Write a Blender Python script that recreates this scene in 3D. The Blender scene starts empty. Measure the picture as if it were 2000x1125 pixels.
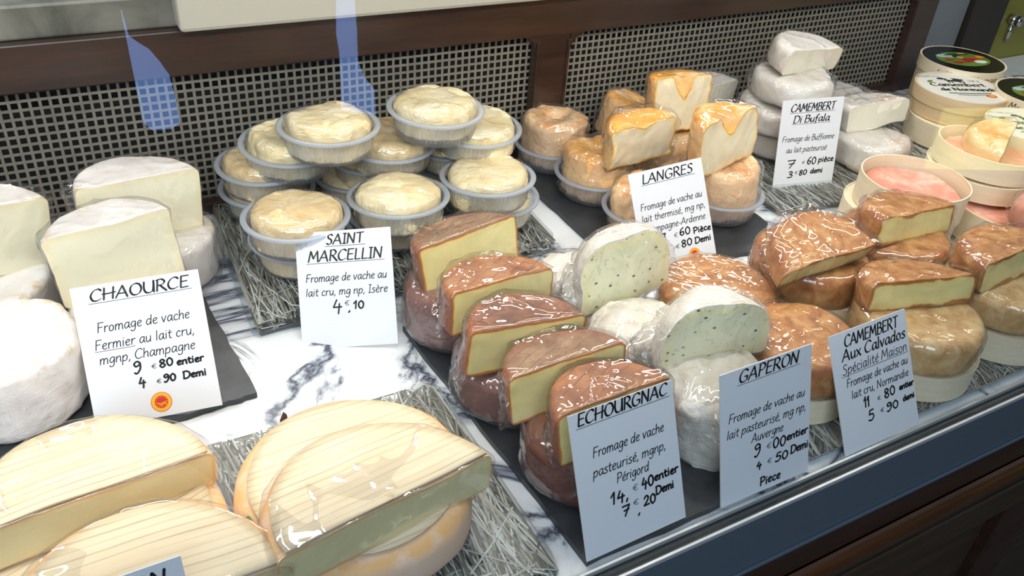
import bpy, bmesh, math, random
from mathutils import Vector, Matrix, noise
PI = math.pi
random.seed(7)
SC = bpy.context.scene
COL = SC.collection
R_ = math.radians

# ------------------------------------------------------------------ camera
cam_d = bpy.data.cameras.new('camera'); cam = bpy.data.objects.new('camera', cam_d); COL.objects.link(cam)
cx = (0.8734609, 0.22305845, -0.4327944); cy_ = (-0.48216975, 0.51980037, -0.70520913); cz = (0.06766383, 0.82465296, 0.56157733)
# rows are the world axes in camera coordinates, so columns give the camera axes in the world
M = Matrix(((cx[0], cx[1], cx[2], 0), (cy_[0], cy_[1], cy_[2], 0), (cz[0], cz[1], cz[2], 0.44), (0, 0, 0, 1)))
cam.matrix_world = M
cam_d.sensor_width = 36.0; cam_d.lens = 36.0 * 1659.9 / 2000.0
cam_d.clip_start = 0.01; cam_d.clip_end = 60
SC.camera = cam

# ------------------------------------------------------------------ world, lights, exposure
SC.view_settings.view_transform = 'Standard'; SC.view_settings.look = 'None'
SC.view_settings.gamma = 1.0; SC.view_settings.use_curve_mapping = False
SC.view_settings.exposure = 0.0
w = bpy.data.worlds.new('world'); SC.world = w; w.use_nodes = True
w.node_tree.nodes['Background'].inputs[0].default_value = (0.78, 0.86, 1.0, 1)
w.node_tree.nodes['Background'].inputs[1].default_value = 0.30

def area(name, loc, target, sx, sy, power, color):
    d = bpy.data.lights.new(name, 'AREA'); d.shape = 'RECTANGLE'; d.size = sx; d.size_y = sy
    d.energy = power; d.color = color
    o = bpy.data.objects.new(name, d); COL.objects.link(o); o.location = loc
    dr = Vector(target) - Vector(loc)
    o.rotation_euler = dr.to_track_quat('-Z', 'Y').to_euler()
    return o
# the lighting strips under the hood of the display case, running along it
area('case_strip_light', (0.30, 0.325, 0.50), (0.30, 0.60, 0.04), 1.5, 0.022, 5.0, (1.0, 0.93, 0.82))
area('case_strip_light', (0.35, 0.56, 0.66), (0.35, 0.52, 0), 1.7, 0.02, 2.0, (1.0, 0.92, 0.80))
# ceiling tubes of the shop, behind and above the counter
area('shop_ceiling_tube', (0.3, 2.3, 1.95), (0.3, 0.5, 0), 1.3, 0.09, 26, (1.0, 0.96, 0.90))
area('shop_ceiling_tube', (2.2, 2.6, 2.0), (0.6, 0.4, 0), 1.3, 0.09, 20, (1.0, 0.96, 0.90))
area('shop_ceiling_tube', (0.9, 1.5, 1.9), (0.5, 0.4, 0), 0.12, 0.12, 6, (1.0, 0.96, 0.90))
# daylight of the street behind the viewer
area('street_daylight', (-0.9, -1.7, 1.5), (0.3, 0.4, 0.0), 1.6, 1.2, 46, (0.68, 0.82, 1.0))

# ------------------------------------------------------------------ materials
def new_mat(name):
    m = bpy.data.materials.new(name); m.use_nodes = True
    nt = m.node_tree
    for n in list(nt.nodes): nt.nodes.remove(n)
    out = nt.nodes.new('ShaderNodeOutputMaterial')
    return m, nt, out
class NT:
    def __init__(s, name):
        s.m, s.nt, s.out = new_mat(name)
        s.tc = s.nt.nodes.new('ShaderNodeTexCoord'); s.oi = s.nt.nodes.new('ShaderNodeObjectInfo')
    def n(s, t, **k):
        nd = s.nt.nodes.new(t)
        for a, v in k.items():
            if a.startswith('i_'):
                nd.inputs[int(a[2:]) if a[2:].isdigit() else a[2:].replace('_', ' ')].default_value = v
            else: setattr(nd, a, v)
        return nd
    def l(s, a, b): s.nt.links.new(a, b)
    def coord(s, scale=(1, 1, 1), rot=(0, 0, 0), rnd=True):
        mp = s.n('ShaderNodeMapping'); mp.inputs['Scale'].default_value = scale; mp.inputs['Rotation'].default_value = rot
        s.l(s.tc.outputs['Object'], mp.inputs['Vector'])
        if rnd:
            ml = s.n('ShaderNodeMath', operation='MULTIPLY'); ml.inputs[1].default_value = 37.0
            s.l(s.oi.outputs['Random'], ml.inputs[0])
            s.l(ml.outputs[0], mp.inputs['Location'])
        return mp.outputs[0]
    def noise(s, scale, detail=4, rough=.55, vec=None, dist=0):
        nd = s.n('ShaderNodeTexNoise'); nd.inputs['Scale'].default_value = scale; nd.inputs['Detail'].default_value = detail
        nd.inputs['Roughness'].default_value = rough; nd.inputs['Distortion'].default_value = dist
        s.l(vec if vec is not None else s.coord(), nd.inputs['Vector']); return nd.outputs['Fac']
    def ramp(s, fac, stops, interp='LINEAR'):
        r = s.n('ShaderNodeValToRGB'); r.color_ramp.interpolation = interp
        el = r.color_ramp.elements
        while len(el) > 1: el.remove(el[-1])
        el[0].position = stops[0][0]; el[0].color = (*stops[0][1], 1)
        for p, c in stops[1:]:
            e = el.new(p); e.color = (*c, 1)
        s.l(fac, r.inputs[0]); return r.outputs[0]
    def mix(s, fac, a, b, mode='MIX'):
        x = s.n('ShaderNodeMix', data_type='RGBA', blend_type=mode)
        if isinstance(fac, (int, float)): x.inputs[0].default_value = fac
        else: s.l(fac, x.inputs[0])
        for v, i in ((a, 6), (b, 7)):
            if isinstance(v, tuple): x.inputs[i].default_value = (*v, 1)
            else: s.l(v, x.inputs[i])
        return x.outputs[2]
    def attr(s, name):
        a = s.n('ShaderNodeAttribute'); a.attribute_name = name; return a.outputs['Fac']
    def mr(s, v, a, b, c=0, d=1, smooth=False):
        x = s.n('ShaderNodeMapRange')
        if smooth: x.interpolation_type = 'SMOOTHSTEP'
        s.l(v, x.inputs[0])
        for i, q in enumerate((a, b, c, d)): x.inputs[i + 1].default_value = q
        return x.outputs[0]
    def mth(s, op, a, b=None):
        x = s.n('ShaderNodeMath', operation=op)
        for i, v in enumerate((a, b)):
            if v is None: continue
            if isinstance(v, (int, float)): x.inputs[i].default_value = v
            else: s.l(v, x.inputs[i])
        return x.outputs[0]
    def schlick(s, f0=.04, normal=None):
        lw = s.n('ShaderNodeLayerWeight'); lw.inputs['Blend'].default_value = .5
        if normal is not None: s.l(normal, lw.inputs['Normal'])
        return s.mth('ADD', s.mth('MULTIPLY', s.mth('POWER', lw.outputs['Facing'], 5.0), 1 - f0), f0)
    def bump(s, h, strength=.5, dist=.001, normal=None):
        b = s.n('ShaderNodeBump'); b.inputs['Strength'].default_value = strength; b.inputs['Distance'].default_value = dist
        s.l(h, b.inputs['Height'])
        if normal is not None: s.l(normal, b.inputs['Normal'])
        return b.outputs[0]
    def pbsdf(s, color, rough=.6, bump=None, coat=0, coat_rough=.1, sss=0, metal=0, spec=.5, sss_r=(1, .7, .4), coat_normal=None, trans=0, alpha=1, sss_scale=.004):
        p = s.n('ShaderNodeBsdfPrincipled')
        if isinstance(color, tuple): p.inputs['Base Color'].default_value = (*color, 1)
        else: s.l(color, p.inputs['Base Color'])
        if isinstance(rough, (int, float)): p.inputs['Roughness'].default_value = rough
        else: s.l(rough, p.inputs['Roughness'])
        p.inputs['Metallic'].default_value = metal; p.inputs['Specular IOR Level'].default_value = spec
        p.inputs['Coat Weight'].default_value = coat; p.inputs['Coat Roughness'].default_value = coat_rough
        p.inputs['Subsurface Weight'].default_value = sss; p.inputs['Subsurface Radius'].default_value = sss_r
        p.inputs['Subsurface Scale'].default_value = sss_scale
        p.inputs['Transmission Weight'].default_value = trans; p.inputs['Alpha'].default_value = alpha
        if bump is not None: s.l(bump, p.inputs['Normal'])
        if coat_normal is not None: s.l(coat_normal, p.inputs['Coat Normal'])
        s.l(p.outputs[0], s.out.inputs[0]); return p

def lin(r, g, b):
    f = lambda c: ((c / 255 + .055) / 1.055) ** 2.4 if c > 10 else c / 255 / 12.92
    return (f(r), f(g), f(b))
MT = {}
def plain(name, col, rough=.5, **k):
    s = NT(name); s.pbsdf(col, rough, **k); MT[name] = s.m; return s.m

def crinkle(s, strength=.6, scale=60):
    # the crumpled surface of cling film drawn tight over a cheese
    v = s.coord((1, 1, .6))
    a = s.noise(scale, 3, .6, v, .6)
    rdg = s.mth('SUBTRACT', 1.0, s.mth('ABSOLUTE', s.mth('MULTIPLY', s.mth('SUBTRACT', a, .5), 6.0)))
    v2 = s.coord((.35, 1.6, 1), (0, 0, .5))
    b = s.noise(scale * 2.2, 2, .5, v2, .3)
    h = s.mth('ADD', s.mth('MULTIPLY', rdg, .8), b)
    return s.bump(h, strength, .0024)

def film_mat(name='film', haze=.05, strength=.8, scale=45):
    s = NT(name)
    nrm = crinkle(s, strength, scale)
    fac = s.mth('MINIMUM', s.schlick(.10, nrm), .7)
    tr = s.n('ShaderNodeBsdfTransparent'); tr.inputs[0].default_value = (.985, .985, .985, 1)
    gl = s.n('ShaderNodeBsdfGlossy'); gl.inputs['Roughness'].default_value = .035; s.l(nrm, gl.inputs['Normal'])
    df = s.n('ShaderNodeBsdfDiffuse'); df.inputs[0].default_value = (.85, .88, .92, 1)
    m1 = s.n('ShaderNodeMixShader'); m1.inputs[0].default_value = haze; s.l(tr.outputs[0], m1.inputs[1]); s.l(df.outputs[0], m1.inputs[2])
    m2 = s.n('ShaderNodeMixShader'); s.l(fac, m2.inputs[0]); s.l(m1.outputs[0], m2.inputs[1]); s.l(gl.outputs[0], m2.inputs[2])
    s.l(m2.outputs[0], s.out.inputs[0]); MT[name] = s.m
film_mat('film', .008, .36, 20); film_mat('film_loose', .05, .55, 32); film_mat('film_tight', .008, .13, 12)

def glass_mat(name, tint=(.97, .985, .98), extra=0.0, rough=.0):
    s = NT(name)
    tr = s.n('ShaderNodeBsdfTransparent'); tr.inputs[0].default_value = (*tint, 1)
    gl = s.n('ShaderNodeBsdfGlossy'); gl.inputs['Roughness'].default_value = rough
    m2 = s.n('ShaderNodeMixShader'); s.l(s.schlick(.037 + extra), m2.inputs[0]); s.l(tr.outputs[0], m2.inputs[1]); s.l(gl.outputs[0], m2.inputs[2])
    s.l(m2.outputs[0], s.out.inputs[0]); MT[name] = s.m
glass_mat('pane_glass'); glass_mat('tray_glass', (.93, .965, .97), .0, .3)

def wood_mat(name, c1, c2, scale=(6, 60, 60), rough=.35, coat=.3, rnd=True):
    s = NT(name); v = s.coord(scale, rnd=rnd)
    a = s.noise(1.0, 6, .65, v, .4); b = s.noise(5.0, 3, .5, v)
    c = s.ramp(s.mth('ADD', s.mth('MULTIPLY', a, .75), s.mth('MULTIPLY', b, .25)), [(.3, c1), (.7, c2)])
    s.pbsdf(c, rough, s.bump(a, .12, .0005), coat=coat, coat_rough=.25); MT[name] = s.m
wood_mat('dark_wood', lin(32, 21, 16), lin(64, 41, 31))
wood_mat('cabinet_wood', lin(40, 31, 23), lin(66, 53, 39), (5, 50, 50), .45, .15)
wood_mat('moulding_wood', lin(50, 28, 15), lin(86, 52, 27), (5, 60, 60), .35, .3)
wood_mat('poplar', lin(226, 208, 176), lin(240, 226, 198), (12, 12, 160), .55, 0)
wood_mat('poplar_dark', lin(205, 172, 130), lin(226, 200, 160), (12, 12, 160), .55, 0)
wood_mat('stem_brown', lin(70, 42, 38), lin(110, 70, 60), (100, 100, 30), .6, 0)

# marble pattern of the counter sheet and of the grey ledge
s = NT('counter_marble'); v = s.coord(rnd=False)
n1 = s.noise(4.2, 8, .56, v, 1.4); n2 = s.noise(9, 8, .58, v, 1.2)
v1 = s.ramp(s.mth('ABSOLUTE', s.mth('SUBTRACT', n1, .5)), [(0, lin(56, 62, 76)), (.006, lin(120, 126, 142)), (.022, lin(214, 218, 226)), (.06, lin(238, 240, 243)), (.2, lin(232, 235, 241))])
v2 = s.ramp(s.mth('ABSOLUTE', s.mth('SUBTRACT', n2, .52)), [(0, lin(90, 95, 108)), (.006, lin(190, 194, 202)), (.02, (1, 1, 1))])
msk = s.mr(s.noise(5.0, 3, .5, v), .5, .6)
s.pbsdf(s.mix(msk, v1, s.mix(1.0, v1, v2, 'MULTIPLY')), .16, spec=.5); MT['counter_marble'] = s.m
s = NT('grey_marble'); v = s.coord(rnd=False)
n1 = s.noise(9, 6, .6, v, .8)
s.pbsdf(s.ramp(n1, [(.3, lin(64, 66, 60)), (.5, lin(118, 117, 108)), (.72, lin(148, 145, 134))]), .35); MT['grey_marble'] = s.m
s = NT('slate'); n1 = s.noise(40, 6, .7); n2 = s.noise(300, 3, .6)
s.pbsdf(s.ramp(n1, [(.3, lin(34, 37, 41)), (.7, lin(56, 60, 66))]), .42, s.bump(s.mth('ADD', n1, s.mth('MULTIPLY', n2, .3)), .35, .0008)); MT['slate'] = s.m
s = NT('grille_metal'); n1 = s.noise(3, 3, .5, s.coord(rnd=False)); n2 = s.noise(60, 4, .6, s.coord(rnd=False))
s.pbsdf(s.mix(.25, s.ramp(n1, [(.3, lin(112, 110, 102)), (.7, lin(146, 140, 126))]), s.ramp(n2, [(.3, lin(90, 86, 78)), (.7, lin(170, 162, 148))])), .5, metal=.25); MT['grille_metal'] = s.m
plain('shade_black', (.006, .006, .006), .9)  # near-black that paints the shade behind the grille holes
plain('white_board', lin(182, 177, 164), .4)
plain('rail_metal', lin(92, 106, 118), .32, metal=.3)
plain('rail_bright', lin(225, 228, 230), .22, metal=.6)
plain('rubber', lin(30, 36, 38), .5)
plain('post_grey', lin(108, 112, 116), .5)
plain('dark_brown', lin(34, 26, 20), .5)
plain('chrome', lin(200, 200, 195), .2, metal=1.0)
s = NT('olive_panel'); n1 = s.noise(2.2, 2, .5, s.coord(rnd=False))
s.pbsdf(s.ramp(n1, [(.3, lin(92, 84, 24)), (.7, lin(168, 166, 62))]), .35); MT['olive_panel'] = s.m

def straw_mat():
    s = NT('straw'); a = s.attr('tone')
    s.pbsdf(s.ramp(a, [(0, lin(84, 80, 74)), (.35, lin(140, 134, 124)), (.7, lin(178, 173, 165)), (1, lin(220, 219, 216))]), .6, spec=.3); MT['straw'] = s.m
straw_mat()
plain('straw_under', lin(120, 124, 130), .8)

def rind(name, stops, scale=40, edge=None, rough=.65, coat=0, bscale=150, bstr=.35, bdist=.0008, sss=.0, lines=None, side=None, spots=None):
    s = NT(name); n = s.noise(scale, 6, .62, None, .4)
    c = s.ramp(n, stops)
    if spots is not None:
        c = s.mix(s.mr(s.noise(spots[1], 4, .6, None, .5), spots[2], spots[3]), c, spots[0])
    if side is not None:      # another shade on the side wall of the cheese
        g = s.n('ShaderNodeNewGeometry'); tx = s.n('ShaderNodeVectorTransform', vector_type='NORMAL', convert_from='WORLD', convert_to='OBJECT')
        s.l(g.outputs['Normal'], tx.inputs[0]); sp = s.n('ShaderNodeSeparateXYZ'); s.l(tx.outputs[0], sp.inputs[0])
        c = s.mix(s.mr(s.mth('ABSOLUTE', sp.outputs[2]), .35, .8), s.mix(n, side[0], side[1]), c)
    hgt = s.mth('ADD', s.noise(bscale, 5, .6), s.mth('MULTIPLY', n, 1.5))
    if lines is not None:     # fine parallel marks of the ripening rack
        wv = s.n('ShaderNodeTexWave', wave_type='BANDS', bands_direction='X'); wv.inputs['Scale'].default_value = lines[1]
        wv.inputs['Distortion'].default_value = lines[3]; wv.inputs['Detail'].default_value = 2; wv.inputs['Detail Scale'].default_value = 1.5
        s.l(s.coord(rot=(0, 0, lines[2]), rnd=False), wv.inputs['Vector'])
        k = s.mr(wv.outputs['Fac'], .0, .06, .8, 0)
        k = s.mth('MULTIPLY', k, s.mr(s.noise(14, 3, .6), .38, .6))
        c = s.mix(k, c, lines[0])
        hgt = s.mth('SUBTRACT', hgt, s.mth('MULTIPLY', k, .8))
    if edge is not None:
        k = s.mth('MULTIPLY', s.attr('rim'), s.mr(s.noise(60, 5, .65), edge[1], edge[1] + .15))
        c = s.mix(k, c, edge[0])
    b = s.bump(hgt, bstr, bdist)
    s.pbsdf(c, rough, b, coat=coat, coat_rough=.12, coat_normal=crinkle(s, .5, 55) if coat else None, sss=sss); MT[name] = s.m
rind('rind_white', [(.3, lin(216, 208, 202)), (.5, lin(232, 226, 223)), (.72, lin(243, 240, 239))], 35, edge=(lin(206, 180, 134), .50), bscale=70, bstr=.7, bdist=.0022)
rind('rind_white_plain', [(.3, lin(214, 202, 190)), (.6, lin(230, 224, 217)), (.8, lin(240, 236, 232))], 30, bscale=60, bstr=.7, bdist=.002, spots=(lin(220, 190, 166), 22, .56, .72))
rind('rind_brown_purple', [(.28, lin(100, 64, 48)), (.5, lin(134, 86, 62)), (.75, lin(170, 120, 92))], 45, edge=(lin(160, 92, 50), .48), coat=.1, lines=(lin(80, 48, 40), 34, 1.05, 1.2), side=(lin(118, 66, 48), lin(158, 96, 68)))
rind('rind_brown', [(.28, lin(132, 82, 54)), (.5, lin(164, 106, 68)), (.75, lin(194, 140, 98))], 45, edge=(lin(196, 120, 58), .46), coat=.1, lines=(lin(104, 62, 44), 34, 1.05, 1.2), side=(lin(118, 66, 52), lin(158, 96, 74)))
rind('rind_brown_grey', [(.28, lin(116, 82, 60)), (.5, lin(146, 110, 82)), (.75, lin(184, 148, 112))], 48, edge=(lin(144, 78, 48), .38), coat=.1, lines=(lin(84, 56, 42), 38, 1.1, 1.2), side=(lin(126, 84, 66), lin(160, 112, 86)))
rind('rind_dark_wheel', [(.28, lin(88, 46, 34)), (.5, lin(118, 64, 46)), (.75, lin(152, 90, 64))], 30, coat=.4, side=(lin(80, 40, 32), lin(118, 64, 50)))
rind('rind_gaperon', [(.3, lin(198, 186, 172)), (.5, lin(226, 218, 206)), (.75, lin(242, 238, 230))], 60, bscale=110, bstr=.9, bdist=.002)
rind('rind_orange', [(.3, lin(236, 156, 40)), (.5, lin(242, 180, 84)), (.62, lin(246, 206, 150)), (.75, lin(250, 230, 204))], 48, edge=(lin(236, 154, 48), .44), coat=.1, bscale=110, bstr=.9, bdist=.0025, side=(lin(232, 166, 86), lin(248, 216, 170)))
rind('rind_peach', [(.3, lin(234, 176, 112)), (.5, lin(242, 202, 150)), (.75, lin(248, 224, 190))], 48, coat=.1, bscale=110, bstr=.9, bdist=.0025, spots=(lin(232, 156, 84), 30, .5, .65), side=(lin(230, 176, 118), lin(246, 214, 176)))
rind('rind_tan', [(.30, lin(142, 86, 40)), (.47, lin(180, 120, 66)), (.7, lin(212, 162, 104))], 90, coat=.1, bscale=500, bstr=.35, bdist=.0008, edge=(lin(150, 84, 38), .42))
rind('rind_tan_light', [(.30, lin(196, 144, 88)), (.5, lin(222, 180, 122)), (.7, lin(238, 208, 158))], 90, coat=.1, bscale=500, bstr=.35, bdist=.0008)
rind('rind_pink', [(.28, lin(196, 112, 92)), (.5, lin(212, 144, 122)), (.72, lin(228, 192, 176))], 35, coat=.1, bscale=90, bstr=.5, bdist=.0012)
rind('rind_reblochon', [(.3, lin(238, 196, 148)), (.5, lin(240, 208, 182)), (.75, lin(240, 220, 206))], 22, coat=.1, bscale=400, bstr=.3, bdist=.0006, edge=(lin(236, 184, 120), .35), side=(lin(236, 192, 150), lin(236, 214, 202)))
rind('cream_cheese', [(.3, lin(232, 206, 152)), (.5, lin(240, 222, 178)), (.7, lin(246, 233, 202))], 34, coat=.35, bscale=38, bstr=1.0, bdist=.0045)
rind('cream_cheese_tan', [(.3, lin(222, 188, 134)), (.5, lin(234, 208, 160)), (.7, lin(243, 224, 188))], 34, coat=.35, bscale=38, bstr=1.0, bdist=.0045)

def paste(name, core, outer, border, bw=.0016, ow=.006, wob=.004, holes=None, rough=.42, specks=False, sss=.12, coat=.12):
    s = NT(name); a = s.attr('rim')       # metres from the rind
    n = s.noise(40, 4, .6); aw = s.mth('ADD', a, s.mth('MULTIPLY', s.mth('SUBTRACT', n, .5), wob))
    c = s.mix(s.mr(aw, bw, ow), outer, core)
    c = s.mix(.15, c, s.ramp(n, [(.3, core), (.7, outer)]))
    c = s.mix(s.mr(aw, bw * .5, bw, 1, 0), c, border)
    hgt = s.noise(180, 4, .6)
    if specks: hgt = s.mth('ADD', hgt, s.mth('MULTIPLY', s.noise(55, 5, .7), 2.2))
    if specks:
        vo = s.n('ShaderNodeTexVoronoi', feature='F1'); vo.inputs['Scale'].default_value = 140; vo.inputs['Randomness'].default_value = 1
        s.l(s.coord((1, 1, 1.4)), vo.inputs['Vector'])
        sel = s.n('ShaderNodeSeparateColor'); s.l(vo.outputs['Color'], sel.inputs[0])
        k = s.mth('MULTIPLY', s.mr(vo.outputs['Distance'], .16, .24, 1, 0), s.mr(sel.outputs[0], .58, .62))
        c = s.mix(k, c, s.mix(sel.outputs[1], lin(44, 38, 24), lin(120, 96, 50)))
        c = s.mix(s.mth('MULTIPLY', s.mr(s.noise(230, 3, .6), .60, .66), .45), c, lin(176, 176, 140))
        hgt = s.mth('SUBTRACT', hgt, s.mth('MULTIPLY', k, 1.5))
    if holes:
        vo = s.n('ShaderNodeTexVoronoi', feature='F1'); vo.inputs['Scale'].default_value = holes
        s.l(s.coord((1, 1, 2)), vo.inputs['Vector'])
        hgt = s.mth('SUBTRACT', hgt, s.mr(vo.outputs['Distance'], .06, .14, 1.2, 0))
    s.pbsdf(c, rough, s.bump(hgt, .35, .0008), sss=sss, sss_r=(1, .8, .45), coat=coat, coat_rough=.12); MT[name] = s.m
paste('paste_chaource', lin(246, 240, 214), lin(246, 234, 194), lin(246, 234, 204))
paste('paste_echourgnac', lin(232, 220, 158), lin(232, 212, 140), lin(186, 116, 50), .0022, .007, holes=160)
paste('paste_gaperon', lin(240, 240, 206), lin(246, 238, 184), lin(244, 240, 222), .0026, .012, wob=.008, specks=True)
paste('paste_langres', lin(242, 230, 200), lin(244, 226, 178), lin(240, 186, 90), .002, .006)
paste('paste_white', lin(244, 238, 220), lin(242, 232, 204), lin(240, 234, 222), .002, .006)
paste('paste_calvados', lin(244, 230, 162), lin(240, 218, 140), lin(176, 112, 54), .0034, .008, wob=.014)
paste('paste_reblochon', lin(238, 226, 176), lin(240, 222, 168), lin(240, 200, 136), .0018, .006, holes=110)

s = NT('thin_wood'); wv = s.n('ShaderNodeTexWave', wave_type='BANDS', bands_direction='Y'); wv.inputs['Scale'].default_value = 62
wv.inputs['Distortion'].default_value = .25; wv.inputs['Detail'].default_value = 1
s.l(s.coord((.2, 1, 1), rnd=False), wv.inputs['Vector'])
k = s.mth('MULTIPLY', s.mr(wv.outputs['Fac'], .0, .22, 1, 0), s.mr(s.noise(8, 3, .6, s.coord((1, 12, 1))), .35, .7))
c = s.mix(s.mth('MULTIPLY', k, .7), s.ramp(s.noise(10, 3, .5, s.coord((2, 14, 1))), [(.3, lin(216, 195, 162)), (.7, lin(228, 211, 180))]), lin(158, 136, 110))
s.pbsdf(c, .5, s.bump(s.mth('SUBTRACT', 1.0, k), .3, .0005), coat=.05, coat_rough=.1, coat_normal=crinkle(s, .25, 25)); MT['thin_wood'] = s.m

def cup_mat():
    s = NT('cup_plastic')
    df = s.n('ShaderNodeBsdfDiffuse'); df.inputs[0].default_value = (*lin(214, 222, 236), 1)
    tl = s.n('ShaderNodeBsdfTranslucent'); tl.inputs[0].default_value = (*lin(214, 222, 234), 1)
    tr = s.n('ShaderNodeBsdfTransparent'); tr.inputs[0].default_value = (.93, .94, .96, 1)
    gl = s.n('ShaderNodeBsdfGlossy'); gl.inputs['Roughness'].default_value = .25
    a = s.n('ShaderNodeMixShader'); a.inputs[0].default_value = .62; s.l(df.outputs[0], a.inputs[1]); s.l(tl.outputs[0], a.inputs[2])
    b = s.n('ShaderNodeMixShader'); s.l(s.mr(s.attr('rim'), 0, 1, .26, .85), b.inputs[0]); s.l(tr.outputs[0], b.inputs[1]); s.l(a.outputs[0], b.inputs[2])
    c = s.n('ShaderNodeMixShader'); s.l(s.schlick(.04), c.inputs[0]); s.l(b.outputs[0], c.inputs[1]); s.l(gl.outputs[0], c.inputs[2])
    s.l(c.outputs[0], s.out.inputs[0]); MT['cup_plastic'] = s.m
cup_mat()
plain('card', lin(226, 228, 234), .25)
plain('ink', (.012, .012, .014), .5); plain('ink_grey', lin(34, 34, 38), .5)
plain('seal_red', lin(206, 40, 30), .4); plain('seal_yellow', lin(244, 178, 30), .4)
plain('lid_black', lin(20, 20, 18), .25); plain('lid_paper', lin(222, 218, 208), .4); plain('art_green', lin(96, 132, 40), .4)
plain('art_red', lin(178, 36, 38), .4); plain('art_white', lin(232, 228, 220), .4); plain('art_skin', lin(214, 160, 120), .4)
plain('art_dark_green', lin(28, 64, 34), .5); plain('art_orange', lin(228, 96, 30), .4); plain('art_sky', lin(170, 190, 200), .4)
plain('green_tape', lin(16, 120, 84), .35)
def emis(name, col, st):
    s = NT(name); e = s.n('ShaderNodeEmission'); e.inputs[0].default_value = (*col, 1); e.inputs[1].default_value = st
    s.l(e.outputs[0], s.out.inputs[0]); MT[name] = s.m
plain('street_stone', lin(58, 54, 50), .8)
emis('sky_glow', (.25, .45, 1.0), 5.2); emis('yellow_glow', (.80, .85, .20), 1.8)  # glow of the added slabs that the pane mirrors

# ------------------------------------------------------------------ object helpers
def link(name, me, mat=None, parent=None, smooth=True):
    if mat is not None:
        for m_ in (mat if isinstance(mat, (list, tuple)) else [mat]): me.materials.append(MT[m_])
    o = bpy.data.objects.new(name, me); COL.objects.link(o)
    if parent is not None: o.parent = parent
    if smooth and len(me.polygons): me.polygons.foreach_set('use_smooth', [True] * len(me.polygons))
    return o
def mesh(name, verts, faces, attr=None, attr_name='rim'):
    me = bpy.data.meshes.new(name); me.from_pydata([tuple(v) for v in verts], [], faces); me.update()
    if attr is not None:
        a = me.attributes.new(attr_name, 'FLOAT', 'POINT'); a.data.foreach_set('value', attr)
    return me
def thing(name, label, cat, loc=(0, 0, 0), rot=(0, 0, 0), group=None):
    o = bpy.data.objects.new(name, None); COL.objects.link(o); o.empty_display_size = .01
    place(o, loc, rot); tag(o, label, cat, group); return o
def place(o, loc, rot=(0, 0, 0)):
    # rot = yaw about Z, then pitch about X, then roll about Y (degrees)
    m_ = Matrix.Rotation(R_(rot[0]), 4, 'Z') @ Matrix.Rotation(R_(rot[1]), 4, 'X') @ Matrix.Rotation(R_(rot[2]), 4, 'Y')
    o.matrix_world = Matrix.Translation(loc) @ m_
def tag(o, label, cat, group=None):
    o['label'] = label; o['category'] = cat
    if group: o['group'] = group
def struct(o): o['kind'] = 'structure'; return o
def bm_obj(name, bm, mat, parent=None, smooth=False):
    me = bpy.data.meshes.new(name); bm.to_mesh(me); bm.free(); return link(name, me, mat, parent, smooth)
def add_box(bm, x0, x1, y0, y1, z0, z1, bev=0):
    r = bmesh.ops.create_cube(bm, size=1)
    bmesh.ops.scale(bm, vec=(x1 - x0, y1 - y0, z1 - z0), verts=r['verts'])
    bmesh.ops.translate(bm, vec=((x0 + x1) / 2, (y0 + y1) / 2, (z0 + z1) / 2), verts=r['verts'])
    if bev:
        es = list({e for v in r['verts'] for e in v.link_edges})
        bmesh.ops.bevel(bm, geom=es, offset=bev, segments=2, affect='EDGES', profile=.5)
def box(name, mat, x0, x1, y0, y1, z0, z1, bev=0, parent=None):
    bm = bmesh.new(); add_box(bm, x0, x1, y0, y1, z0, z1, bev); return bm_obj(name, bm, mat, parent)
def prism(name, mat, pts, z0, z1, parent=None, bev=0):
    bm = bmesh.new(); vs = [bm.verts.new((x, y, z0)) for x, y in pts]; f = bm.faces.new(vs)
    r = bmesh.ops.extrude_face_region(bm, geom=[f]); bmesh.ops.translate(bm, vec=(0, 0, z1 - z0), verts=[g for g in r['geom'] if isinstance(g, bmesh.types.BMVert)])
    bmesh.ops.recalc_face_normals(bm, faces=bm.faces)
    if bev: bmesh.ops.bevel(bm, geom=list(bm.edges), offset=bev, segments=2, affect='EDGES', profile=.5)
    return bm_obj(name, bm, mat, parent)

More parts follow.
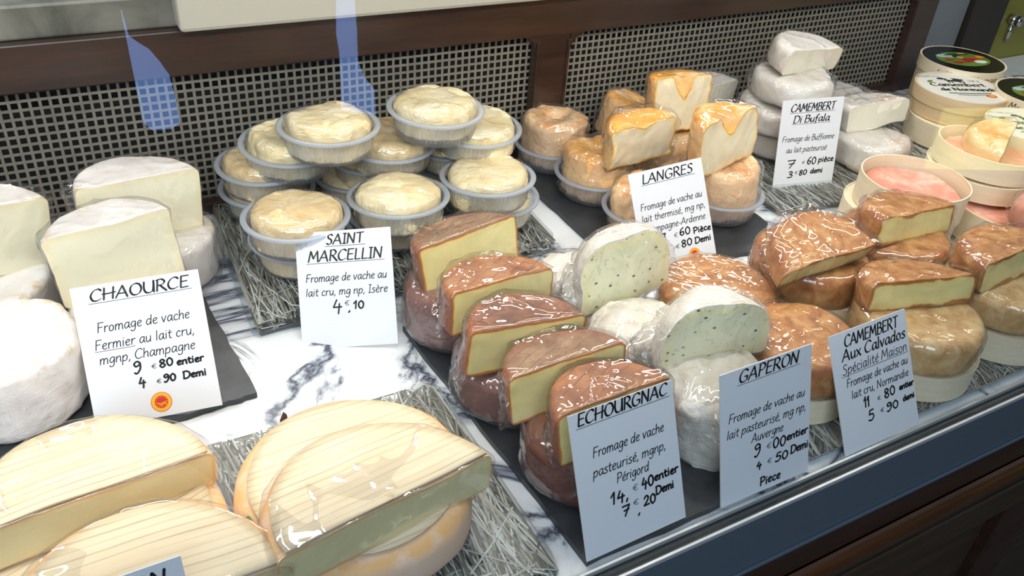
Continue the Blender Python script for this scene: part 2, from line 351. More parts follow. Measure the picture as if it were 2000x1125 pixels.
# ------------------------------------------------------------------ cheeses
class Prof:
    def __init__(s, R, h, ct=.006, cb=.005, ctz=None, bulge=0, crater=0, crw=.45, dome=0):
        s.R, s.h, s.ct, s.cb, s.ctz = R, h, ct, cb, ctz or ct
        s.bulge, s.crater, s.crw, s.dome = bulge, crater, crw, dome
    def zt(s, r):
        z = s.h
        if r > s.R - s.ct:
            t = min(1, (r - (s.R - s.ct)) / s.ct); z -= s.ctz * (1 - math.sqrt(max(0, 1 - t * t)))
        if s.dome: z += s.dome * (1 - (r / s.R) ** 2)
        if s.crater:
            t = max(0, 1 - r / (s.R * s.crw)); z -= s.crater * (t * t * (3 - 2 * t)) ** .8
        return z
    def zb(s, r):
        if r > s.R - s.cb:
            t = min(1, (r - (s.R - s.cb)) / s.cb); return s.cb * (1 - math.sqrt(max(0, 1 - t * t)))
        return 0
    def outline(s, step=.0045):
        o = []
        n = max(3, int((s.R - s.cb) / step / 2))
        for i in range(n): o.append(((s.R - s.cb) * i / n, 0))
        for i in range(5): a = PI / 2 * i / 4; o.append((s.R - s.cb + s.cb * math.sin(a), s.cb * (1 - math.cos(a))))
        z0, z1 = s.cb, s.h - s.ctz
        n = max(1, int((z1 - z0) / step))
        for i in range(1, n): o.append((s.R, z0 + (z1 - z0) * i / n))
        n = 6 if s.ct < .012 else 12
        for i in range(n + 1):
            a = PI / 2 * i / n; r = s.R - s.ct + s.ct * math.cos(a); o.append((r, s.zt(r) if i else s.zt(s.R)))
        n = max(3, int((s.R - s.ct) / step))
        for i in range(1, n + 1): r = (s.R - s.ct) * (1 - i / n); o.append((r, s.zt(r)))
        return o

def disp(p, seed, a1, a2, f1=26, f2=130):
    q = Vector((p[0] + seed, p[1], p[2]))
    d = noise.noise_vector(q * f1) * a1
    if a2: d += noise.noise_vector(q * f2) * a2
    return (p[0] + d.x, p[1] + d.y, p[2] + d.z)

def lathe(pr, half, n=84, grow=0, step=.0045, a_off=0, y_off=0):
    ol = pr.outline(step); V = []; F = []; A = []
    if half: na = n // 2 + 1; angs = [-a_off + (PI + 2 * a_off) * i / (na - 1) for i in range(na)]
    else: na = n; angs = [2 * PI * i / n for i in range(n)]
    for r, z in ol:
        rr = r * (1 + pr.bulge * (1 - ((z - pr.h * .45) / (pr.h * .55)) ** 2)) if pr.bulge else r
        e = math.exp(-((r - pr.R + .002) ** 2 + (z - pr.h + .002) ** 2) / (2 * .0045 ** 2))
        for a in angs: V.append((rr * math.cos(a), rr * math.sin(a) + y_off, z)); A.append(e)
    m = len(ol)
    for i in range(m - 1):
        for j in range(na - 1 if half else na):
            k = (j + 1) % na
            F.append((i * na + j, i * na + k, (i + 1) * na + k, (i + 1) * na + j))
    return V, F, A

def cut_grid(pr, nx=40, nz=14, y=0):
    V = []; F = []; A = []
    for i in range(nx + 1):
        x = -pr.R * math.cos(PI * i / nx); r = abs(x); zt, zb = pr.zt(r), pr.zb(r)
        for j in range(nz + 1):
            t = .5 - .5 * math.cos(PI * j / nz); z = zb + (zt - zb) * t
            b = 1 + pr.bulge * (1 - ((z - pr.h * .45) / (pr.h * .55)) ** 2) if pr.bulge else 1
            V.append((x * b, y, z)); A.append(max(0, min(zt - z, z - zb, pr.R - r, math.hypot(zt - z, 0))))
    for i in range(nx):
        for j in range(nz):
            a = i * (nz + 1) + j; F.append((a, a + nz + 1, a + nz + 2, a + 1))
    return V, F, A

def film_mesh(pr, half, seed, amp=.0016, puff=.0012, flare=0, tail=None):
    q = Prof(pr.R + puff, pr.h + puff * 1.6, pr.ct * 1.1, pr.cb, pr.ctz * 1.1, pr.bulge, pr.crater * (.15 if half else .7), pr.crw, pr.dome)
    V, F, A = lathe(q, half, 96, step=.0032, a_off=(.0014 / pr.R if half else 0))
    if half:
        v2, f2, a2 = cut_grid(q, 60, 22, -.0016); o = len(V); V += v2; F += [tuple(i + o for i in f) for f in f2]
    out = []
    if half:      # fuse the film into one closed skin with softly rounded folds along the cut
        me = bpy.data.meshes.new('skin'); me.from_pydata(V, [], F); me.update()
        o = bpy.data.objects.new('skin', me); COL.objects.link(o)
        md = o.modifiers.new('r', 'REMESH'); md.mode = 'VOXEL'; md.voxel_size = .0014
        sm = o.modifiers.new('s', 'SMOOTH'); sm.iterations = 2; sm.factor = .5
        m2 = bpy.data.meshes.new_from_object(o.evaluated_get(bpy.context.evaluated_depsgraph_get()))
        V = [tuple(v.co) for v in m2.vertices]; F = [tuple(f.vertices) for f in m2.polygons]
        bpy.data.objects.remove(o); bpy.data.meshes.remove(me); bpy.data.meshes.remove(m2)
    for x, y, z in V:
        r = math.hypot(x, y) or 1e-6; p = Vector((x + seed, y, z))
        n1 = noise.noise(p * 26); n2 = noise.noise(Vector((p.x * 48, p.y * 48, p.z * 24)))
        rd = (1 - min(1, abs(n1) * 5)) ** 2 * amp + abs(n2) * amp * .5
        side = min(1, max(0, (r - pr.R * .8) / (pr.R * .2)))
        top = 1 if z > pr.h * .8 else 0
        fl = flare * side * max(0, 1 - z / pr.h) ** 1.5 * (.4 + .6 * abs(noise.noise(Vector((math.atan2(y, x) * 3 + seed, 0, 0)))) * 2)
        if tail is not None:
            da = (math.atan2(y, x) - R_(tail[0]) + PI) % (2 * PI) - PI
            g = math.exp(-(da / .35) ** 2) * side * (1 - min(1, abs(z - pr.h * tail[2]) / (pr.h * .6)))
            fl += tail[1] * g * (.6 + .8 * abs(noise.noise(p * 160)))
        k = (rd + fl) * side
        out.append((x + x / r * k, y + y / r * k - (rd * .5 if half and y < 0 else 0), z + rd * top * .8))
    me = bpy.data.meshes.new('film'); me.from_pydata(out, [], F); me.update(); return me

SEED = [0.0]
def nseed(): SEED[0] += 1.37; return SEED[0]
def cheese(name, label, cat, loc, rot, R, h, half, rind_m, paste_m=None, group=None, film=None, a1=.0022, a2=.0006, **pk):
    fk = {k: pk.pop(k) for k in ('amp', 'puff', 'flare', 'tail') if k in pk}
    disc = pk.pop('disc', None)
    pr = Prof(R, h, **pk); sd = nseed()
    t = thing(name, label, cat, loc, rot, group)
    V, F, A = lathe(pr, half)
    V = [disp(v, sd, a1, a2) for v in V]
    link('rind', mesh('rind', V, F, A), rind_m, t)
    if half:
        V, F, A = cut_grid(pr); V = [disp(v, sd, a1, a2) for v in V]
        link('cut_face', mesh('cut_face', V, F, A), paste_m, t)
    if disc:      # thin wooden disc on the top
        n = 64; rr = R * disc; V = []; F = []
        angs = [PI * i / (n // 2) for i in range(n // 2 + 1)] if half else [2 * PI * i / n for i in range(n)]
        na = len(angs); rings = 9
        for k in range(rings + 1):
            for a in angs:
                r = rr * k / rings; x, y = r * math.cos(a), r * math.sin(a)
                dx = disp((x, y, h), sd, a1, 0)[2] - h; V.append((x, y + (.0003 if half else 0), h + .0016 + dx))
        for k in range(rings):
            for j in range(na - 1 if half else na):
                j2 = (j + 1) % na; F.append((k * na + j, k * na + j2, (k + 1) * na + j2, (k + 1) * na + j))
        me = mesh('wooden_disc', V, F); o = link('wooden_disc', me, 'thin_wood', t)
        md = o.modifiers.new('s', 'SOLIDIFY'); md.thickness = .0012; md.offset = -1
    if film: link('plastic_film', film_mesh(pr, half, sd, **fk), film, t)
    return t

def make_cup():
    V = []; F = []; A = []; n = 180; H = .026; Rt, Rb = .0405, .0375
    ol = [(0, .0006, 0), (.02, .0006, 0), (Rb - .002, .0006, 0), (Rb, .0022, 0), (Rb + .0008, .006, 0), (Rb + .0015, .012, 0), (Rb + .0023, .019, 0), (Rt, H - .001, .3), (Rt + .0008, H, 1), (.0455, H, 1), (.046, H - .0008, 1), (.0457, H - .0022, 1)]
    for i, (r, z, e) in enumerate(ol):
        for j in range(n):
            a = 2 * PI * j / n; rr = r + (0.00028 * (1 if (j // 1) % 3 == 0 else -.4) if 3 < i < 8 else 0)
            V.append((rr * math.cos(a), rr * math.sin(a), z)); A.append(max(e, .15 if (3 < i < 8 and j % 3 == 0) else 0))
    for i in range(len(ol) - 1):
        for j in range(n):
            k = (j + 1) % n; F.append((i * n + j, i * n + k, (i + 1) * n + k, (i + 1) * n + j))
    return mesh('plastic_cup', V, F, A)
CUP = make_cup()
CUP.materials.append(MT['cup_plastic']); CUP.polygons.foreach_set('use_smooth', [True] * len(CUP.polygons))
def cup(loc, rot, label, group):
    o = bpy.data.objects.new('plastic_cup', CUP); COL.objects.link(o); place(o, loc, rot); tag(o, label, 'cup', group); return o

# ------------------------------------------------------------------ stroke lettering
G = {}
def g(ch, adv, *st): G[ch] = (adv, [[tuple(map(float, p.split(','))) for p in s_.split()] for s_ in st])
# a leading ~ marks a smooth stroke (kept as a first dummy flag)
def gl(ch, adv, *st):
    L = []
    for s_ in st:
        sm = s_[0] == '~'; pts = [tuple(map(float, p.split(','))) for p in s_.lstrip('~').split()]
        L.append((sm, pts))
    G[ch] = (adv, L)
gl('A', .78, '.0,0 .38,1 .68,0', '.14,.34 .6,.34'); gl('B', .66, '.1,0 .12,1', '~.04,.94 .3,1.02 .52,.86 .4,.6 .14,.54', '~.14,.54 .5,.52 .6,.26 .42,.02 .06,0')
gl('C', .72, '~.66,.84 .5,1 .24,.9 .06,.5 .16,.1 .4,0 .66,.14'); gl('D', .76, '.1,0 .12,1', '~.04,.96 .4,1 .68,.72 .64,.28 .38,0 .06,0')
gl('E', .62, '.1,0 .12,1 .56,1', '.12,.52 .48,.54', '.1,0 .54,.02'); gl('F', .58, '.1,0 .12,1 .56,1', '.12,.52 .46,.54')
gl('G', .78, '~.68,.84 .48,1 .22,.9 .06,.5 .16,.08 .42,0 .64,.14 .66,.4', '.44,.42 .7,.42'); gl('H', .8, '.1,0 .12,1', '.62,0 .66,1', '~.02,.5 .4,.5 .78,.56')
gl('I', .4, '.2,0 .2,1', '.06,1 .34,1', '.06,0 .34,0'); gl('L', .56, '.12,1 .1,0 .5,.02'); gl('M', .9, '.04,0 .16,1 .42,.3 .7,1 .8,0'); gl('N', .78, '.08,0 .1,1 .6,.02 .64,1')
gl('O', .8, '~.4,1 .16,.86 .06,.48 .18,.1 .4,0 .62,.14 .72,.52 .6,.88 .4,1'); gl('P', .62, '.1,0 .12,1', '~.04,.96 .36,1.02 .56,.78 .42,.5 .14,.46')
gl('R', .7, '.1,0 .12,1', '~.04,.96 .36,1.02 .54,.78 .4,.54 .14,.5', '~.28,.5 .44,.26 .66,-.02'); gl('S', .6, '~.52,.88 .34,1 .14,.88 .18,.64 .42,.46 .46,.18 .28,0 .06,.1')
gl('T', .66, '.34,0 .34,1', '.02,.98 .64,1.02'); gl('U', .76, '~.08,1 .08,.4 .2,.06 .4,0 .58,.12 .64,.5 .64,1', '.64,1 .68,0')
gl('a', .56, '~.44,.56 .24,.6 .08,.34 .14,.04 .3,.06 .44,.34', '~.46,.6 .44,.2 .54,.0'); gl('b', .54, '~.1,1 .1,.5 .1,0', '~.1,.4 .3,.6 .46,.36 .34,.04 .1,.06')
gl('c', .48, '~.42,.5 .26,.6 .1,.4 .12,.1 .28,.0 .42,.1'); gl('d', .58, '~.44,.5 .24,.6 .08,.34 .14,.04 .3,.04 .44,.3', '.48,1 .46,0')
gl('e', .5, '~.1,.3 .3,.34 .42,.48 .28,.6 .1,.42 .12,.1 .28,0 .44,.1'); gl('f', .42, '~.4,.94 .26,1 .18,.8 .18,.3 .14,-.2', '.04,.56 .36,.58')
gl('g', .56, '~.44,.56 .24,.6 .08,.34 .16,.08 .32,.1 .44,.36', '~.46,.6 .46,.1 .38,-.3 .16,-.36 .06,-.24'); gl('h', .54, '.1,1 .08,0', '~.1,.36 .28,.6 .42,.5 .42,.2 .46,0')
gl('i', .26, '.12,.6 .12,0', '.12,.8 .14,.84'); gl('l', .26, '.12,1 .12,0'); gl('m', .8, '.08,.6 .08,0', '~.09,.36 .24,.6 .36,.5 .36,.0', '~.37,.36 .52,.6 .66,.5 .68,.2 .7,0')
gl('n', .54, '.08,.6 .08,0', '~.09,.36 .28,.6 .42,.5 .42,.2 .46,0'); gl('o', .54, '~.26,.6 .1,.46 .1,.12 .26,0 .42,.14 .42,.46 .26,.6')
gl('p', .56, '.1,.6 .06,-.38', '~.1,.36 .3,.6 .46,.42 .38,.06 .1,.04'); gl('r', .42, '.1,.6 .1,0', '~.1,.34 .22,.56 .4,.56'); gl('s', .44, '~.38,.54 .22,.6 .1,.46 .32,.26 .34,.06 .18,0 .04,.06')
gl('t', .4, '~.18,.86 .16,.3 .22,.02 .36,.04', '.04,.58 .36,.6'); gl('u', .56, '~.08,.6 .1,.14 .24,0 .42,.24', '.44,.6 .44,0'); gl('v', .5, '.04,.6 .22,0 .44,.62'); gl('x', .52, '.06,.6 .44,0', '.44,.6 .04,0')
for ch, ac in (('é', ['.24,.72 .38,.88']), ('è', ['.34,.72 .18,.88']), ('à', ['.34,.72 .18,.88'])):
    b_ = G['a' if ch == 'à' else 'e']; G[ch] = (b_[0], b_[1] + [(False, [tuple(map(float, p.split(','))) for p in a_.split()]) for a_ in ac])
gl(',', .24, '.14,.08 .06,-.16'); gl('-', .4, '.06,.3 .34,.3'); gl('.', .24, '.1,.0 .12,.04'); gl(' ', .3); gl("'", .2, '.12,1 .08,.8')
gl('0', .58, '~.28,.92 .1,.7 .08,.3 .24,0 .44,.2 .46,.66 .28,.92'); gl('1', .4, '.04,.6 .26,.94 .2,0'); gl('2', .56, '~.08,.7 .26,.94 .44,.74 .3,.36 .04,.02', '.04,.02 .5,.04')
gl('3', .54, '~.1,.84 .3,.94 .42,.72 .2,.5 .44,.34 .34,.04 .04,.02'); gl('4', .56, '.24,.94 .06,.4 .5,.42', '.38,.66 .32,-.06'); gl('5', .54, '.46,.94 .18,.92 .12,.54', '~.12,.54 .38,.54 .44,.24 .26,0 .04,.06')
gl('6', .54, '~.42,.94 .16,.66 .08,.24 .24,0 .44,.2 .34,.44 .1,.32'); gl('7', .54, '.06,.88 .48,.9 .2,-.04', '.14,.46 .44,.5'); gl('8', .56, '~.28,.5 .1,.7 .26,.94 .44,.74 .28,.5 .08,.26 .24,0 .46,.2 .28,.5')
gl('9', .54, '~.44,.74 .28,.92 .08,.74 .18,.5 .42,.64', '~.44,.8 .42,.3 .2,-.08 .06,0'); gl('€', .56, '~.5,.66 .32,.74 .16,.56 .14,.2 .3,.02 .48,.1', '.04,.46 .38,.48', '.04,.3 .36,.32')

def smooth_pts(p, k=6):
    if len(p) < 3: return p
    o = []
    for i in range(len(p) - 1):
        a = p[i - 1] if i else p[0]; b = p[i]; c = p[i + 1]; d = p[i + 2] if i + 2 < len(p) else p[-1]
        for j in range(k):
            t = j / k; t2, t3 = t * t, t * t * t
            o.append(tuple(.5 * (2 * b[q] + (c[q] - a[q]) * t + (2 * a[q] - 5 * b[q] + 4 * c[q] - d[q]) * t2 + (3 * b[q] - a[q] - 3 * c[q] + d[q]) * t3) for q in (0, 1)))
    o.append(p[-1]); return o
def text_strokes(txt, x0, x1, base, cap, slant=.14, jit=0):
    tot = sum(G[c][0] for c in txt); sx = (x1 - x0) / tot; x = x0; out = []
    rnd = random.Random(txt)
    for c in txt:
        adv, st = G[c]; dy = rnd.uniform(-jit, jit) * cap
        for sm, pts in st:
            q = smooth_pts(pts) if sm else pts
            out.append([(x + a * sx + slant * b * cap, base + b * cap + dy) for a, b in q])
        x += adv * sx
    return out
def ribbon(bmv, F, pts, wd, nib, mapf):
    # a flat pen stroke of width wd; nib 0 = round pen, 1 = broad pen
    P_ = [pts[0]]
    for p in pts[1:]:
        if math.hypot(p[0] - P_[-1][0], p[1] - P_[-1][1]) > 1e-6: P_.append(p)
    if len(P_) < 2: return
    def cap_disc(p, r):
        i0 = len(bmv)
        for k in range(6): bmv.append(mapf(p[0] + r * math.cos(k * PI / 3), p[1] + r * math.sin(k * PI / 3)))
        F.append(tuple(range(i0, i0 + 6)))
    for i in range(len(P_) - 1):
        (ax, ay), (bx, by) = P_[i], P_[i + 1]; dx, dy = bx - ax, by - ay; L = math.hypot(dx, dy)
        ang = math.atan2(dy, dx); wv = wd * ((1 - nib) + nib * (.35 + .85 * abs(math.sin(ang - R_(25)))))
        nx, ny = -dy / L * wv / 2, dx / L * wv / 2; i0 = len(bmv)
        for q in ((ax + nx, ay + ny), (ax - nx, ay - ny), (bx - nx, by - ny), (bx + nx, by + ny)): bmv.append(mapf(*q))
        F.append((i0, i0 + 1, i0 + 2, i0 + 3))
        if wd > .0003: cap_disc((bx, by), wv * .46)
    cap_disc(P_[0], wd * (.5 if not nib else .38))
def lettering(name, strokes, wd, nib, mat, parent, mapf):
    V = []; F = []
    for s_ in strokes: ribbon(V, F, s_, wd, nib, mapf)
    if F: return link(name, mesh(name, V, F), mat, parent, False)

def seal(parent, W, H, u, v, r):
    # round red and yellow origin seal with a toothed edge
    cx_, cz_ = (u - .5) * W, (1 - v) * H
    def disc(name, mat, rad, y, teeth=0, parent_=parent):
        V = [(cx_, y, cz_)]; n = 64
        for i in range(n):
            a = 2 * PI * i / n; rr = rad * (1 - (.06 if teeth and i % 2 else 0)); V.append((cx_ + rr * math.cos(a), y, cz_ + rr * math.sin(a)))
        return link(name, mesh(name, V, [(0, 1 + (i + 1) % n, 1 + i) for i in range(n)]), mat, parent_, False)
    t = disc('origin_seal', 'seal_red', r, -.0007, 1)
    disc('ring', 'seal_yellow', r * .92, -.00075, 0, t); disc('emblem', 'seal_red', r * .62, -.0008, 0, t)
    st = []
    for k in range(5): st.append([(cx_ - r * .45 + k * r * .08, cz_ - r * (.02 + .1 * k)), (cx_ - r * .1 + k * r * .12, cz_ - r * .15), (cx_ + r * .45, cz_ - r * (.0 + .12 * k))])
    lettering('furrow_lines', st, r * .05, 0, 'seal_yellow', t, lambda x, z: (x, -.00085, z))
    dots = []
    for k in range(12):
        a = 2 * PI * k / 12; dots.append([(cx_ + r * .52 * math.cos(a) - r * .03, cz_ + r * .52 * math.sin(a)), (cx_ + r * .52 * math.cos(a) + r * .03, cz_ + r * .52 * math.sin(a))])
    lettering('ring_dots', dots, r * .07, 0, 'seal_yellow', t, lambda x, z: (x, -.00085, z))

def price_label(label, loc, rot, W, H, titles, lines, prices, seals=(), shear=0):
    t = thing('price_label', label, 'price label', loc, rot, 'standing price labels')
    box('card', 'card', -W / 2, W / 2, -.0005, .0005, 0, H, 0, t)
    mp = lambda x, z: (x, -.0007, z)
    X = lambda u: (u - .5) * W; Zv = lambda v: (1 - v) * H
    st = []; ul = []
    for txt, u0, u1, v, cap, und in titles:
        st += text_strokes(txt, X(u0), X(u1), Zv(v), cap * H, .16)
        if und: ul.append([(X(u0) - .001, Zv(v) - .0016), (X(u1) + .0015, Zv(v) - .0016)])
    if st: lettering('title_lettering', st, .0013, .9, 'ink', t, mp)
    if ul: lettering('underline', ul, .00035, 0, 'ink', t, mp)
    st = []
    for L in lines: st += text_strokes(L[0], X(L[1]), X(L[2]), Zv(L[3]), (L[4] if len(L) > 4 else .062) * H, .16)
    pu = [[(X(L[5]), Zv(L[3]) - .0013), (X(L[6]), Zv(L[3]) - .0013)] for L in lines if len(L) > 6]
    if pu: lettering('underline', pu, .00035, 0, 'ink_grey', t, mp)
    if st: lettering('printed_lettering', st, .00068, .25, 'ink_grey', t, mp)
    st = []; eu = []
    for txt, u0, u1, v, cap in prices:
        if txt[0] == '€':      # the euro sign is printed, the figures are handwritten
            if len(txt) == 1: eu += text_strokes('€', X(u0), X(u1), Zv(v), cap * H * 1.1, .05); continue
            um = u0 + (u1 - u0) * .26; eu += text_strokes('€', X(u0), X(um), Zv(v), cap * H * .72, .05); txt = txt[1:]; u0 = um + .015
        st += text_strokes(txt, X(u0), X(u1), Zv(v), cap * H, .05, .06)
    if eu: lettering('euro_signs', eu, .0004, 0, 'ink_grey', t, mp)
    if st: lettering('handwritten_price', st, .00135, .15, 'ink', t, mp)
    for sl in seals: seal(t, W, H, *sl)
    return t

exec_after = []
# ================================================================== THE DISPLAY CASE
cnt = thing('display_counter', 'white counter top with dark grey marble veining under the trays and slates', 'counter')
box('marble_sheet', 'counter_marble', -.7, 1.9, .2585, .833, -.02, 0, 0, cnt)
for k in range(3): box('carcass_panel', 'dark_brown', -.7 + .87 * k, .165 + .87 * k, .285, 1.3, -.9, -.022, 0, cnt)

# back of the case: dark wood frame round two perforated metal panels
bk = thing('grille_back_panel', 'dark wood framed back of the case with two perforated metal grilles', 'back panel', (0, 0, 0))
def grille(x0, x1, z0, z1, p=.008, hole=.0055):
    xs = []; x = x0
    while x < x1 - 1e-6: xs += [x, x + (p - hole)]; x += p
    xs.append(x); zs = []; z = z1
    while z > z0: zs += [z, z - (p - hole)]; z -= p
    zs.append(z)
    V = [(a, 0, b) for b in zs for a in xs]; n = len(xs); F = []
    for i in range(len(zs) - 1):
        for j in range(n - 1):
            if i % 2 and j % 2: continue
            F.append((i * n + j, i * n + j + 1, (i + 1) * n + j + 1, (i + 1) * n + j))
    o = link('perforated_panel', mesh('perforated_panel', V, F), 'grille_metal', bk, False)
    o.location = (0, .80, 0); md = o.modifiers.new('s', 'SOLIDIFY'); md.thickness = .0009; md.offset = 1
grille(-.42, .50, .0005, .1515); grille(.525, 1.16, .0005, .1535)
box('shade_sheet', 'shade_black', -.45, 1.165, .82, .825, .001, .185, 0, bk)  # near-black sheet standing in for the shade behind the grille
box('top_rail', 'dark_wood', -.5, 1.2, .786, .80, .1455, .187, .0015, bk)
box('post', 'dark_wood', .489, .533, .787, .80, .0, .148, .0015, bk)
box('post', 'dark_wood', 1.122, 1.168, .786, .80, .0, .187, .0015, bk)
box('bottom_rail', 'dark_wood', -.5, 1.16, .787, .80, 0, .013, .0015, bk)
def fillet(x, z, sx, sz, r=.018):
    pts = [(x, z)] + [(x + sx * (r - r * math.sin(a)), z + sz * (r - r * math.cos(a))) for a in [PI / 2 * i / 8 for i in range(9)]]
    bm = bmesh.new(); vs = [bm.verts.new((a, .787, b)) for a, b in pts]; f = bm.faces.new(vs)
    r_ = bmesh.ops.extrude_face_region(bm, geom=[f]); bmesh.ops.translate(bm, vec=(0, .0125, 0), verts=[q for q in r_['geom'] if isinstance(q, bmesh.types.BMVert)])
    bmesh.ops.recalc_face_normals(bm, faces=bm.faces); bm_obj('corner_block', bm, 'dark_wood', bk)
fillet(.489, .1458, -1, -1); fillet(.533, .1458, 1, -1, .024); fillet(1.122, .1458, -1, -1)
for x in (.491, .531): box('bead', 'dark_wood', x - .0015, x + .0015, .785, .788, .013, .14, .0006, bk)

o = box('marble_ledge', 'grey_marble', -.7, 1.25, .797, 1.3, .187, .215, .002); tag(o, 'grey green marble ledge on top of the dark wood back frame', 'ledge')
o = box('white_cutting_board', 'white_board', .117, .86, .772, .7965, .1885, .245, .004); tag(o, 'thick white cutting board jutting over the dark wood rail', 'cutting board')
o = box('end_post', 'post_grey', 1.17, 1.247, .79, .86, 0, .4, .002); tag(o, 'flat grey end post beside the right grille', 'post')
o = box('dark_end_board', 'dark_brown', 1.249, 1.33, .78, .83, 0, .4, .002); tag(o, 'narrow dark brown board beyond the grey end post', 'board')
ol = thing('olive_end_panel', 'glossy olive yellow end panel behind the round wooden boxes', 'panel', (0, 0, 0))
box('panel_sheet', 'olive_panel', 1.335, 2.6, .835, .845, -.02, .5, 0, ol)
def cyl(name, mat, p0, p1, r, parent, n=20):
    bm = bmesh.new(); d = Vector(p1) - Vector(p0)
    bmesh.ops.create_cone(bm, cap_ends=True, segments=n, radius1=r, radius2=r, depth=d.length)
    bmesh.ops.transform(bm, matrix=Matrix.Translation((Vector(p0) + Vector(p1)) / 2) @ d.to_track_quat('Z', 'Y').to_matrix().to_4x4(), verts=bm.verts)
    return bm_obj(name, bm, mat, parent, True)
for x, z, l_ in ((1.382, .080, 'brushed metal glass clip on olive panel, nearer the dark board'), (1.442, .070, 'brushed metal glass clip on olive panel, farther from the dark board')):
    t = thing('glass_clip', l_, 'clip', (x, .835, z), (0, 0, 0), 'clips on the olive panel')
    cyl('head', 'chrome', (0, 0, 0), (0, -.014, 0), .008, t); cyl('band', 'rubber', (0, -.014, 0), (0, -.017, 0), .0084, t)
    cyl('cap', 'chrome', (0, -.017, 0), (0, -.022, 0), .0078, t); cyl('shank', 'chrome', (0, -.008, -.006), (0, -.008, -.034), .0036, t)

# front: bright channel that carries the leaning glass, steel rail, wooden cabinet
fr = thing('front_rail', 'blue grey metal rail with two bright lips along the front of the case', 'rail')
box('bright_lip', 'rail_bright', -.7, 1.9, .2558, .2582, -.004, .002, .0004, fr)
box('bright_lip', 'rail_bright', -.7, 1.9, .2458, .2480, -.004, .0, .0004, fr)
box('rubber_seal', 'rubber', -.7, 1.9, .248, .2558, -.006, -.0015, 0, fr)
box('rail_face', 'rail_metal', -.7, 1.9, .2462, .256, -.060, -.003, .0006, fr)
box('lower_bead', 'rail_metal', -.7, 1.9, .2440, .2475, -.064, -.0605, .001, fr)
cb = thing('cabinet_front', 'dark wooden cabinet front with mouldings below the metal rail', 'cabinet')
box('upper_board', 'dark_wood', -.7, 1.9, .247, .27, -.1, -.0645, .001, cb)
bm = bmesh.new()
for k in range(9):
    a = PI * k / 8; y = .246 - .008 * math.sin(a); z = -.113 + .0125 * math.cos(a)
    for x in (-.7, 1.9): bm.verts.new((x, y, z))
bm.verts.ensure_lookup_table()
for k in range(8): bm.faces.new([bm.verts[2 * k], bm.verts[2 * k + 1], bm.verts[2 * k + 3], bm.verts[2 * k + 2]])
bm_obj('round_moulding', bm, 'moulding_wood', cb, True)
box('fluted_board', 'cabinet_wood', -.7, 1.9, .252, .27, -.155, -.1265, .001, cb)
box('fluted_board', 'cabinet_wood', -.7, 1.9, .249, .27, -.196, -.1565, .002, cb)
for k in range(3): box('door_panel', 'cabinet_wood', -.65 + .74 * k, .03 + .74 * k, .262, .28, -.86, -.21, .004, cb)
for k in range(4): box('stile', 'dark_wood', -.71 + .74 * k, -.655 + .74 * k + .003, .25, .28, -.9, -.1975, .003, cb)
gp = box('front_glass_pane', 'pane_glass', -.7, 1.9, -.002, .002, -.001, .42)
gp.location = (0, .252, 0); gp.rotation_euler = (R_(-10), 0, 0); tag(gp, 'clear leaning front glass of the case, reflecting strips of blue sky', 'glass')

# ================================================================== SLATES AND STRAW TRAYS
def slate(name, pts, z1, label):
    bm = bmesh.new(); P2 = []
    for i in range(len(pts)):
        a, b = pts[i], pts[(i + 1) % len(pts)]; n = 14
        for k in range(n):
            t = k / n; j = .0009 if k else 0
            P2.append((a[0] + (b[0] - a[0]) * t + random.uniform(-j, j), a[1] + (b[1] - a[1]) * t + random.uniform(-j, j)))
    o = prism(name, 'slate', P2, .0004, z1); tag(o, label, 'slate', 'slate slabs on the counter'); return o
slate('slate_slab', [(-.22, .498), (.031, .497), (.091, .500), (.084, .629), (.08, .735), (-.22, .735)], .0055, 'dark slate slab under the white rind cheeses')
slate('slate_slab', [(.232, .262), (.405, .262), (.412, .53), (.222, .532)], .0055, 'dark slate slab under the brown rind cheeses')
slate('slate_slab', [(.448, .530), (.60, .505), (.648, .545), (.668, .775), (.452, .778)], .0055, 'dark slate slab under the orange cheeses in cups')

